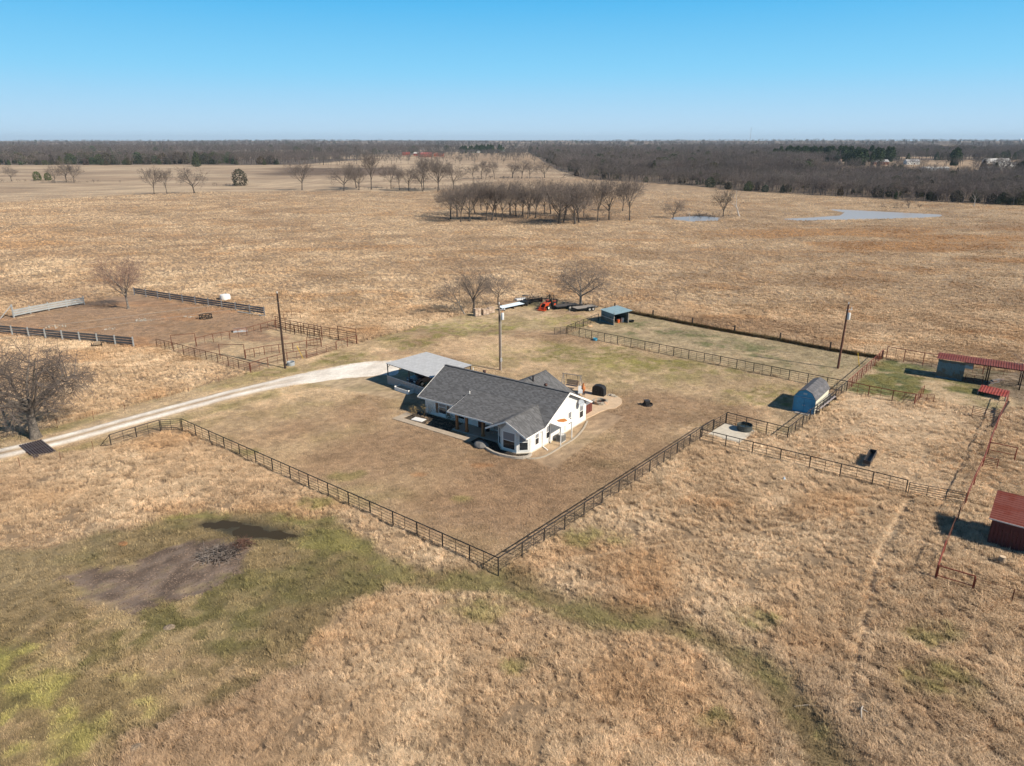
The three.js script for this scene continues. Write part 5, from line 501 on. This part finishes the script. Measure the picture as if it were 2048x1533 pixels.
// ---------- trees ----------
class Wood { // fast tapered limbs, rounded normals
  constructor() { this.p = []; this.n = []; }
  seg(a, b, r0, r1, k) { const d = norm(sub(b, a)), up = Math.abs(d[1]) > .9 ? [1, 0, 0] : [0, 1, 0], r = norm(cross(d, up)), u = cross(r, d), o = []; for (let i = 0; i < k; i++) { const t = i / k * 6.2832, c = Math.cos(t), s = Math.sin(t); o.push([r[0] * c + u[0] * s, r[1] * c + u[1] * s, r[2] * c + u[2] * s]); } for (let i = 0; i < k; i++) { const j = (i + 1) % k, A = add(a, o[i], r0), B = add(a, o[j], r0), Cc = add(b, o[j], r1), D = add(b, o[i], r1); this.p.push(...A, ...Cc, ...B, ...A, ...D, ...Cc); this.n.push(...o[i], ...o[j], ...o[j], ...o[i], ...o[i], ...o[j]); } }
  geo() { const g = new THREE.BufferGeometry(), n = this.p.length / 3; g.setAttribute('position', new THREE.Float32BufferAttribute(this.p, 3)); g.setAttribute('normal', new THREE.Float32BufferAttribute(this.n, 3)); const uv = new Float32Array(n * 2); for (let i = 0; i < n; i++) { uv[i * 2] = this.p[i * 3] + this.p[i * 3 + 2]; uv[i * 2 + 1] = this.p[i * 3 + 1]; } g.setAttribute('uv', new THREE.BufferAttribute(uv, 2)); return g; }
}
// bare tree of height 1*h; returns limb and twig geometry
function bare(seed, o) {
  const { h = 12, r0 = .28, trunk = .22, kids = [6, 5, 5, 4], wide = 1, twigR = .012, up = .25, levels = 4, lean = 0, flare = 1.5 } = o, r = seeded(seed), limbs = new Wood(), twigs = new Wood();
  const grow = (p, d, L, rad, lev) => {
    const n = lev === 0 ? 5 : lev < 3 ? 4 : 2, pts = [p]; let q = p, dir = d, rr = rad; const end = rad * (lev === 0 ? .55 : .3), W = lev < 2 ? limbs : twigs, k = lev === 0 ? 8 : lev === 1 ? 5 : 3;
    for (let i = 0; i < n; i++) { const t1 = (i + 1) / n, jit = lev === 0 ? .10 : .34; dir = norm([dir[0] + (r() - .5) * jit, dir[1] + (r() - .5) * jit + up * .12 * (lev ? 1 : 0), dir[2] + (r() - .5) * jit]); const e = add(q, dir, L / n), r1 = rad + (end - rad) * t1; W.seg(q, e, Math.max(twigR * .8, lev === 0 && i === 0 ? rr * flare : rr), Math.max(twigR * .6, r1), k); q = e; rr = r1; pts.push(e); }
    if (lev >= levels) return; const m = kids[lev] ?? 3;
    for (let i = 0; i < m; i++) {
      const t = lev === 0 ? .55 + .45 * (i + r() * .6) / m : .25 + .75 * (i + r()) / m, f = Math.min(.999, t) * n, j = f | 0, c = add(pts[j], sub(pts[j + 1], pts[j]), f - j), az = i * 2.4 + r() * 1.2, base = norm(sub(pts[j + 1], pts[j])), s1 = norm(cross(base, Math.abs(base[1]) > .9 ? [1, 0, 0] : [0, 1, 0])), s2 = cross(base, s1), spreadA = (lev === 0 ? .75 : .8) * (.7 + .5 * r()) * wide, nd = norm(add(add([base[0] * Math.cos(spreadA), base[1] * Math.cos(spreadA), base[2] * Math.cos(spreadA)], s1, Math.sin(spreadA) * Math.cos(az)), s2, Math.sin(spreadA) * Math.sin(az)));
      grow(c, lev < 2 ? norm([nd[0], Math.max(nd[1], -.05) + up * .3, nd[2]]) : nd, lev === 0 ? h * (.52 + .2 * r()) * (1 - .25 * Math.abs(t - .75)) : L * (.42 + .28 * r()) * (1.1 - .4 * t), rad * (lev === 0 ? .40 : .40) * (.7 + .5 * r()), lev + 1);
    }
  };
  grow([0, -.2, 0], norm([lean, 1, lean * .4]), h * (trunk + .22), r0, 0);
  return [limbs.geo(), twigs.geo()];
}
function fit(gs, h) { let m = 0; for (const g of gs) { g.computeBoundingBox(); m = Math.max(m, g.boundingBox.max.y); } const s = h / m; gs.forEach((g) => g.scale(s, s, s)); return gs; }
function treeThing(name, label, gs, x, z, turn, bark, twig, group, sc = 1) { const t = thing(name, label, 'tree', [x, height(x, z), z], turn, group); const w = sc === 1 ? 1 : sc * (.95 + .3 * hash(x | 0, z | 0)); put(t, 'trunk', gs[0], bark, null, null, [w, sc, w]); put(t, 'crown', gs[1], twig, null, null, [w, sc, w]); return t; }
treeThing('bare_oak', 'huge spreading bare oak with thick pale trunk by cattle guard', fit(bare(21, { h: 11, r0: .52, trunk: .17, kids: [12, 10, 9, 7], wide: 1.4, twigR: .012, up: .05, flare: 1.35 }), 12.5), -50.8, -69.8, .6, M(.30, .26, .22, 1, { map: T.rough }), M(.13, .105, .092, 1));
treeThing('bare_tree', 'bare tree with reddish twigs at the windbreak end', fit(bare(33, { h: 10, r0: .26, trunk: .2, kids: [9, 8, 7, 5], wide: .95, twigR: .013, up: .35 }), 10.8), -72.5, -131.5, 1, mat.barkPale, M(.22, .14, .115, 1));
treeThing('bare_tree', 'upright dark bare tree behind the block pallets', fit(bare(44, { h: 8, r0: .26, trunk: .25, kids: [9, 8, 7, 5], wide: 1.1, twigR: .012, up: .3 }), 8.8), -7.1, -128.2, 0, mat.bark, mat.twig); treeThing('bare_tree', 'thin leaning pale bare tree beside the block pallets', fit(bare(47, { h: 7, r0: .15, trunk: .3, kids: [7, 7, 6, 4], wide: 1.1, twigR: .012, lean: -.45 }), 7.2), -8.6, -127, .4, mat.barkPale, mat.twig); treeThing('bare_tree', 'small bare tree behind the metal roofing sheets', fit(bare(52, { h: 6, r0: .14, trunk: .25, kids: [8, 7, 6, 5], wide: 1.1, twigR: .012 }), 6.6), -2.7, -134.4, 2, mat.bark, mat.twig); treeThing('bare_tree', 'wide crowned bare tree shading the parked trailers', fit(bare(61, { h: 8, r0: .27, trunk: .16, kids: [8, 8, 7, 5], wide: 1.4, twigR: .013, up: .12, lean: -.08 }), 9), 13.2, -133.8, 1.2, mat.barkPale, mat.twig); treeThing('bare_tree', 'low twiggy bare tree beside the red roofed shelter', fit(bare(66, { h: 6, r0: .16, trunk: .1, kids: [8, 6, 5, 4], wide: 1.2, twigR: .012 }), 5.2), 67.3, -86.5, 0, mat.barkPale, M(.30, .26, .25, 1));
// grove and field trees: a few kinds, each tree its own thing
const kinds = [[101, .3, .28, .8, .4], [102, .34, .22, .95, .3], [103, .25, .34, .72, .45], [104, .38, .16, 1.1, .2], [105, .3, .3, .85, .3], [106, .27, .2, .9, .45], [107, .33, .26, 1.0, .15]].map(([s, r0, trunk, wide, up]) => fit(bare(s, { h: 14, r0, trunk, kids: [8, 7, 6, 5], wide, twigR: .031, up, lean: (s % 3 - 1) * .12 }), 1));
const barkFar = mat.bark, twigFar = mat.twig;
[[-20.2, -284.5, 13], [-16.9, -287.4, 14.1], [-16.1, -316.4, 13], [-10.3, -290.8, 14.8], [-8.2, -290.8, 15.2], [-6.3, -293, 12.9], [-4, -292.1, 12.5], [-.7, -311.4, 14.1], [1.7, -309, 12.9], [4.4, -306.6, 13.9], [6.5, -298.7, 14.8], [9.6, -299.6, 13], [14.1, -316.4, 13.9], [17, -318.9, 14.2], [18.3, -280.5, 14.1], [20.2, -284.5, 14.3], [24.2, -278.5, 13.8], [26.2, -282.5, 14.8], [33.8, -286.6, 14.6], [39, -290.8, 16], [46.8, -288.7, 15.3], [50.1, -329.4, 12.7], [-14.2, -335, 12], [7.6, -306.6, 13.5], [-25.1, -295.2, 12.8], [30, -303, 13.2], [23, -311, 13.5], [-23, -305, 12.4]].forEach(([x, z, h], i) => treeThing('grove_tree', 'bare winter tree standing in the dense field grove', kinds[(i * 3 + (i / 4 | 0)) % 7], x, z, i * 1.7, barkFar, twigFar, 'trees of the field grove', h * 1.12));
[[-208.1, -426.3, 14.9], [-200.6, -426.3, 13.5], [-189, -436.6, 14.5]].forEach(([x, z, h], i) => treeThing('field_tree', ['first bare tree of the close trio on the field', 'middle bare tree of the close trio on the field', 'widest bare tree of the close trio on the field'][i], kinds[[0, 2, 3][i]], x, z, i * 2.1, barkFar, twigFar, 'trio of field trees', h * 1.1));
[[-134.5, -470.4, 14.8], [-106.1, -463.3, 13.6], [-103.4, -488.1, 15], [-91, -475.3, 20], [-65.1, -463.3, 13.6], [-57.1, -475.3, 17], [-47.4, -475.3, 17], [-336.4, -556.3, 13.9], [-330.7, -556.3, 11.2], [-387.1, -570.1, 9.8], [-31.7, -606.2, 11.5], [-25.3, -606.2, 12.4], [-21.6, -606.2, 9.8], [-14.5, -609.8, 12.3], [.3, -624.6, 11], [8.1, -620.9, 13.8], [28, -634.3, 11.5], [-56.1, -461.9, 13.2], [-46.6, -461.9, 15.9], [-80, -486, 13], [-72, -470, 11], [-38, -480, 14], [-98, -470, 12], [-340, -548, 12], [15, -618, 11]].forEach(([x, z, h], i) => treeThing('field_tree', 'bare tree in the broken row along the far field edge', kinds[(i * 3 + (i / 4 | 0)) % 7], x, z, i * 1.3, barkFar, twigFar, 'row of far field trees', h * 1.25));
treeThing('bare_tree', 'small leaning bare tree at the little pool', kinds[3], 65.9, -297.4, .5, barkFar, twigFar, null, 8.4); treeThing('bare_tree', 'dense dark bare tree between the two ponds', fit(bare(120, { h: 11, r0: .26, trunk: .12, kids: [9, 6, 5, 3], wide: .9, twigR: .04, up: .35 }), 13), 88.6, -304.8, 0, barkFar, M(.115, .095, .075, 1)); treeThing('pale_tree', 'bleached leaning dead tree beside the little pool', fit(bare(122, { h: 10, r0: .3, trunk: .3, kids: [4, 4, 3], levels: 3, wide: .8, twigR: .03, lean: .35 }), 12.5), 95.5, -304.8, 3.6, M(.50, .46, .43, 1), mat.barkPale); treeThing('dead_snag', 'broken dead snag standing in the little pool', fit(bare(124, { h: 6, r0: .2, trunk: .5, kids: [3, 3, 2], levels: 2, wide: .9, twigR: .03 }), 6), 71.1, -290.5, 1, M(.42, .38, .35, 1), mat.barkPale); treeThing('bare_tree', 'small round bare tree beyond the large pond', kinds[1], 185.4, -340.6, .5, barkFar, twigFar, null, 6.4); treeThing('dead_snag', 'lone pale snag between pond and woods', fit(bare(126, { h: 7, r0: .22, trunk: .4, kids: [4, 3, 2], levels: 2, wide: .8, twigR: .03 }), 7.5), 221.8, -350, 1, M(.45, .41, .37, 1), mat.barkPale); treeThing('fallen_tree', 'dark fallen tree lying in the far gap', fit(bare(128, { h: 8, r0: .25, trunk: .3, kids: [5, 4, 3], levels: 3, wide: .9, twigR: .05, lean: 2.5 }), 4), 41.5, -637, .3, barkFar, twigFar); treeThing('fallen_tree', 'fallen dead tree lying at the grove edge', fit(bare(129, { h: 8, r0: .28, trunk: .3, kids: [5, 5, 3], levels: 3, wide: .9, twigR: .04, lean: 2.2 }), 4), -24, -286, 2.6, barkFar, twigFar); treeThing('fallen_tree', 'low fallen limbs beside the large pond tree', fit(bare(130, { h: 7, r0: .2, trunk: .3, kids: [5, 4, 3], levels: 3, wide: .9, twigR: .04, lean: 2.6 }), 2.5), 176, -340, 3.2, barkFar, twigFar);
// evergreens: many small sprays through the crown
function evergreen(seed, shape, n, s) { const r = seeded(seed), p = []; for (let i = 0; i < n; i++) { const y = r(), a = r() * 6.283, q = shape(y) * (.55 + .45 * Math.sqrt(r())) * (.8 + .4 * vn(a * 1.5 + seed, y * 5)), c = [Math.cos(a) * q, y, Math.sin(a) * q], u = norm([r() - .5, r() - .2, r() - .5]), v = norm([r() - .5, r() - .5, r() - .5]); p.push(...c, ...add(c, u, s * (.6 + r())), ...add(c, v, s * (.6 + r()))); } const g = new THREE.BufferGeometry(); g.setAttribute('position', new THREE.Float32BufferAttribute(p, 3)); g.computeVertexNormals(); return g; }
const cedarG = [evergreen(1, (y) => .36 * Math.pow(1 - y, .7) * Math.min(1, y * 6 + .3), 900, .07), evergreen(2, (y) => .48 * Math.sqrt(Math.max(0, 1 - (2 * y - .8) ** 2 * .7)), 900, .08)], pineG = evergreen(3, (y) => y < .3 ? .03 : .26 * Math.pow((1 - y) / .7, .6), 900, .075);
const evT = (label, g, x, z, h, m, turn = 0) => { const t = thing('evergreen_tree', label, 'tree', [x, height(x, z), z], turn); put(t, 'crown', g, m, [0, 0, 0], null, [h, h, h]); S().tube([0, -.2, 0], [0, h * .7, 0], .02 * h, .008 * h, 6).build('trunk', mat.bark, t); };
evT('dark rounded cedar bush on the grey far field', cedarG[1], -193.7, -524.4, 11, M(.07, .066, .045, 1)); evT('olive cedar bush among bare trees on the far field', cedarG[1], -373.7, -580.9, 6.6, mat.leafG); evT('second olive cedar bush touching its neighbour', cedarG[1], -366, -582, 5.6, mat.leafG, 2); evT('tall dark lone cedar before the far woods', cedarG[0], -392, -922, 17, mat.leafCedar);
// woods that read as one mass
{
  const r = seeded(500), far = [0, 1, 2, 3, 4].map((i) => { const [a, b] = bare(200 + i, { h: 13, r0: .3, trunk: .2 + .04 * i, kids: [6, 5, 4], levels: 3, wide: .9 + .05 * i, twigR: .07, up: .3 }); fit([a, b], 1); const A = a.attributes.position.array, B = b.attributes.position.array, P = new Float32Array(A.length + B.length), N = new Float32Array(P.length); P.set(A); P.set(B, A.length); N.set(a.attributes.normal.array); N.set(b.attributes.normal.array, A.length); const g = new THREE.BufferGeometry(); g.setAttribute('position', new THREE.BufferAttribute(P, 3)); g.setAttribute('normal', new THREE.BufferAttribute(N, 3)); return g; });
  const L = far.map(() => []), E = [[], []], PN = [];
  for (let i = 0; i < 34000; i++) { const d = 330 * Math.pow(6500 / 330, Math.pow(r(), 1.05)), x = (r() * 2 - 1) * (d * .8 + 20), z = -d; if (!wooded(x, z)) continue; const edge = frontZ(x) - z, ever = r() < (edge < 25 ? .16 : .035) + (x < -380 && d < 1150 ? .34 : 0) + (fbm(x / 160, z / 160, 2) > .6 ? .14 : 0), big = d > 1500 ? 1.35 : d > 900 ? 1.15 : 1; if (ever) E[r() * 2 | 0].push([x, z, (edge < 25 ? 3.5 + 3.5 * r() : x > 100 && d < 700 ? 5 + 4 * r() : 8 + 5 * r()) * big, r() * 6.28, [.75 + .5 * r(), .75 + .5 * r(), .75 + .4 * r()]]); else { const v = (.7 + .5 * r()) * (.7 + .7 * fbm(x / 70, z / 110, 2)); L[r() * 5 | 0].push([x, z, (x > 100 && d < 700 ? 7 + 5 * r() : edge < 12 ? 7 + 6 * r() : 11 + 6 * r()) * big, r() * 6.28, [v * (1 + .1 * r()), v, v * (.92 + .16 * r())]]); } }
  for (const [x0, x1, z0, z1, n, h] of [[424, 585, -1130, -1230, 130, 20], [430, 470, -930, -990, 14, 18], [575, 590, -975, -990, 3, 21], [-95, -20, -1900, -2020, 40, 18], [-130, -90, -1850, -1950, 14, 16]]) for (let i = 0; i < n; i++) PN.push([x0 + (x1 - x0) * r(), z0 + (z1 - z0) * r(), h * (.75 + .4 * r()), r() * 6.28, [1, 1, 1]]);
  for (const [x, z, w, n] of [[-230, -1450, 120, 60], [-20, -1250, 60, 16], [-120, -1600, 140, 40], [20, -1700, 60, 20], [-270, -1180, 40, 14], [620, -900, 60, 16], [500, -900, 80, 22], [700, -1000, 80, 25], [-150, -1250, 90, 30], [-60, -1050, 120, 22], [-10, -1420, 50, 30], [-240, -1000, 30, 14], [-120, -1800, 90, 70], [0, -1950, 60, 60], [-40, -2080, 150, 90], [-190, -1700, 60, 40]]) for (let i = 0; i < n; i++) L[r() * 5 | 0].push([x + (r() - .5) * 2 * w, z + (r() - .5) * w, 9 + 6 * r(), r() * 6.28, [1, 1, 1]]);
  const wood = (name, g, m, list, label) => { const o = new THREE.InstancedMesh(g, m, list.length), mt = new THREE.Matrix4(), q = new THREE.Quaternion(), up = new THREE.Vector3(0, 1, 0), cl = new THREE.Color(); list.forEach(([x, z, s, a, c], i) => { q.setFromAxisAngle(up, a); mt.compose(new THREE.Vector3(x, height(x, z), z), q, new THREE.Vector3(s * 1.1, s, s * 1.1)); o.setMatrixAt(i, mt); o.setColorAt(i, cl.setRGB(...c)); }); o.name = numbered(name); tag(o, label, 'woods', null, 'stuff'); o.castShadow = o.receiveShadow = true; scene.add(o); };
  const UB = []; for (const [x, z, w, d, n] of [[12, -300, 40, 18, 90], [-75, -476, 40, 8, 40], [75, -302, 22, 8, 24], [180, -341, 18, 4, 14], [-340, -560, 60, 10, 40], [-15, -612, 45, 8, 40], [-195, -520, 20, 10, 14], [25, -139, 14, 1.5, 5]]) for (let i = 0; i < n; i++) UB.push([x + (r() + r() - 1) * w, z + (r() + r() - 1) * d, .8 + 2.2 * r(), r() * 6.28, [.8, .75, .7]]); wood('dead_brush', far[4], M(.112, .100, .093, 1), UB, 'low dead brush beneath the field trees and pond banks');
  const wl = ['grey brown winter woodland spreading to the horizon', 'taller bare trees mixed through the winter woodland', 'slender bare trees mixed through the winter woodland', 'broad bare trees mixed through the winter woodland', 'dense bare trees mixed through the winter woodland']; far.forEach((g, i) => wood('bare_woodland', g, M(.112, .100, .093, 1), L[i], wl[i])); E.forEach((l, i) => wood('cedar_woodland', cedarG[i], M(.062, .066, .040, 1), l, ['dark pointed cedars along the woodland edge', 'dark rounded cedars scattered in the woodland'][i])); wood('pine_woodland', pineG, M(.035, .062, .022, 1), PN, 'dark green pine plantation in the far woods');
  console.log('woods', L.map((l) => l.length), E.map((l) => l.length));
}
// ---------- far farm buildings, masts ----------
function farHouse(name, label, x, z, w, d, h, turn, wall, roof, flat) { const t = thing(name, label, /barn/.test(name) ? 'barn' : 'house', [x, height(x, z), z], turn), rh = flat ? .5 : d * .28; S().box(0, -.3, 0, w, h + .3, d).tri([-w / 2, h, d / 2], [-w / 2, h, -d / 2], [-w / 2, h + rh, 0]).tri([w / 2, h, d / 2], [w / 2, h, -d / 2], [w / 2, h + rh, 0]).build('wall', wall, t); S().slab([-w / 2 - .4, h - .05, d / 2 + .4], [w / 2 + .4, h - .05, d / 2 + .4], [w / 2 + .4, h + rh + .1, 0], [-w / 2 - .4, h + rh + .1, 0], .15).slab([w / 2 + .4, h - .05, -d / 2 - .4], [-w / 2 - .4, h - .05, -d / 2 - .4], [-w / 2 - .4, h + rh + .101, 0], [w / 2 + .4, h + rh + .101, 0], .15).build('roof', roof, t); for (let i = 0; i < Math.floor(w / 4); i++) S().box(-w / 2 + 2 + i * 4, 1.1, d / 2 + .02, 1.3, 1.2, .08).build('window', mat.glass, t); S().box(w * .12, 0, d / 2 + .03, 1.1, 2.1, .08).build('door', mat.door, t); return t; }
const redW = M(.30, .06, .04, .8), greyR = M(.30, .30, .31, .8), whiteW = M(.68, .68, .66, .7), tanW = M(.45, .38, .30, .8), brickW = M(.22, .10, .07, .9), greenR = M(.16, .26, .22, .7);
for (const a of [['far_barn', 'large red roofed barn in the distant farmstead', -172, -1480, 26, 14, 5, .1, M(.40, .14, .10, .8), M(.28, .07, .06, .7)], ['far_barn', 'long red barn behind the distant farmstead', -196, -1576, 22, 10, 4.5, -.1, redW, M(.45, .42, .40, .7)], ['far_barn', 'small bright red barn at the distant farmstead edge', -233, -1640, 16, 9, 4, .2, redW, redW], ['far_barn', 'orange red barn beside the distant farmstead', -150, -1530, 20, 9, 4, 0, M(.42, .12, .06, .8), M(.34, .10, .06, .7)], ['far_house', 'white roofed house among the distant barns', -185, -1540, 14, 9, 4, 0, whiteW, M(.6, .6, .6, .6)], ['far_house', 'pale long house by the distant pine trees', -87, -1960, 34, 11, 4.5, 0, whiteW, greyR], ['far_house', 'green roofed house at the distant clearing edge', -32, -1970, 26, 11, 5, 0, whiteW, greenR], ['mobile_home', 'long pale blue mobile home in the side clearing', 447, -783, 27, 6, 3.4, .05, M(.55, .62, .68, .6), whiteW, true], ['mobile_home', 'white mobile home with flat roof in side clearing', 508, -783, 25, 6, 3.4, -.05, whiteW, whiteW, true], ['mobile_home', 'cream mobile home behind the blue mobile home', 540, -800, 18, 6, 3.4, .1, M(.6, .57, .5, .7), whiteW, true], ['mobile_home', 'pale mobile home at the clearing back row', 651, -981, 26, 7, 3.6, 0, whiteW, greyR, true], ['far_house', 'red brick house in front of clearing trees', 507, -1024, 20, 10, 4, 0, brickW, greyR], ['far_house', 'tan house with brown roof near the clearing trees', 462, -1024, 22, 10, 4, .1, tanW, M(.18, .12, .09, .8)], ['far_house', 'white house beside the red brick house', 556, -1034, 18, 10, 4, 0, whiteW, greyR], ['far_house', 'grey peaked cottage at the clearing side', 517, -733, 10, 8, 4, .6, M(.3, .3, .31, .8), greyR], ['far_house', 'wide white house at the clearing far corner', 690, -1060, 34, 10, 4, 0, whiteW, M(.5, .5, .5, .7)]]) farHouse(...a);
[[470, -775, 0], [482, -770, 1], [489, -776, 2]].forEach(([x, z, k]) => { const t = thing('parked_car', ['white parked car beside the blue mobile home', 'dark parked car between the two mobile homes', 'silver parked car near the white mobile home'][k], 'car', [x, height(x, z), z], .3 + k); S().extrude([[-2.2, .3], [-2.2, .85], [-1.2, .95], [-.7, 1.45], [.8, 1.45], [1.3, .95], [2.2, .9], [2.2, .3]], [0, 0, -.9], [0, 0, .9]).build('body', [whiteW, mat.carBlue, M(.5, .5, .52, .3)][k], t); for (const x2 of [-1.35, 1.35]) for (const z2 of [-.85, .85]) S().tube([x2, .33, z2 - .1], [x2, .33, z2 + .1], .33, .33, 12).build('wheel', mat.tyre, t); });
{ const t = thing('radio_mast', 'thin lattice radio mast rising above the far horizon', 'mast', [1650, 0, -5200]); for (const [x, z] of [[-1.2, -1.2], [1.2, -1.2], [0, 1.3]]) S().tube([x * 2, -1, z * 2], [x, 118, z], .5, .35, 5).build('leg', M(.35, .35, .37, .7), t); for (let k = 0; k < 14; k++) S().beam([-2 + k * .06, k * 8.4, -2], [2 - k * .06, k * 8.4 + 8, -1.6], .4).build('brace', M(.35, .35, .37, .7), t); }
{ const t = thing('water_tower', 'pale water tower bulb on the far horizon', 'water tower', [3050, 0, -4500]); S().lathe(0, 0, [[.1, 44], [6, 40], [9, 34], [7, 28], [2.2, 24]], 20).build('tank', whiteW, t); S().tube([0, -1, 0], [0, 25, 0], 2.6, 2.2, 12).build('stem', whiteW, t); }
renderer.render(scene, camera);
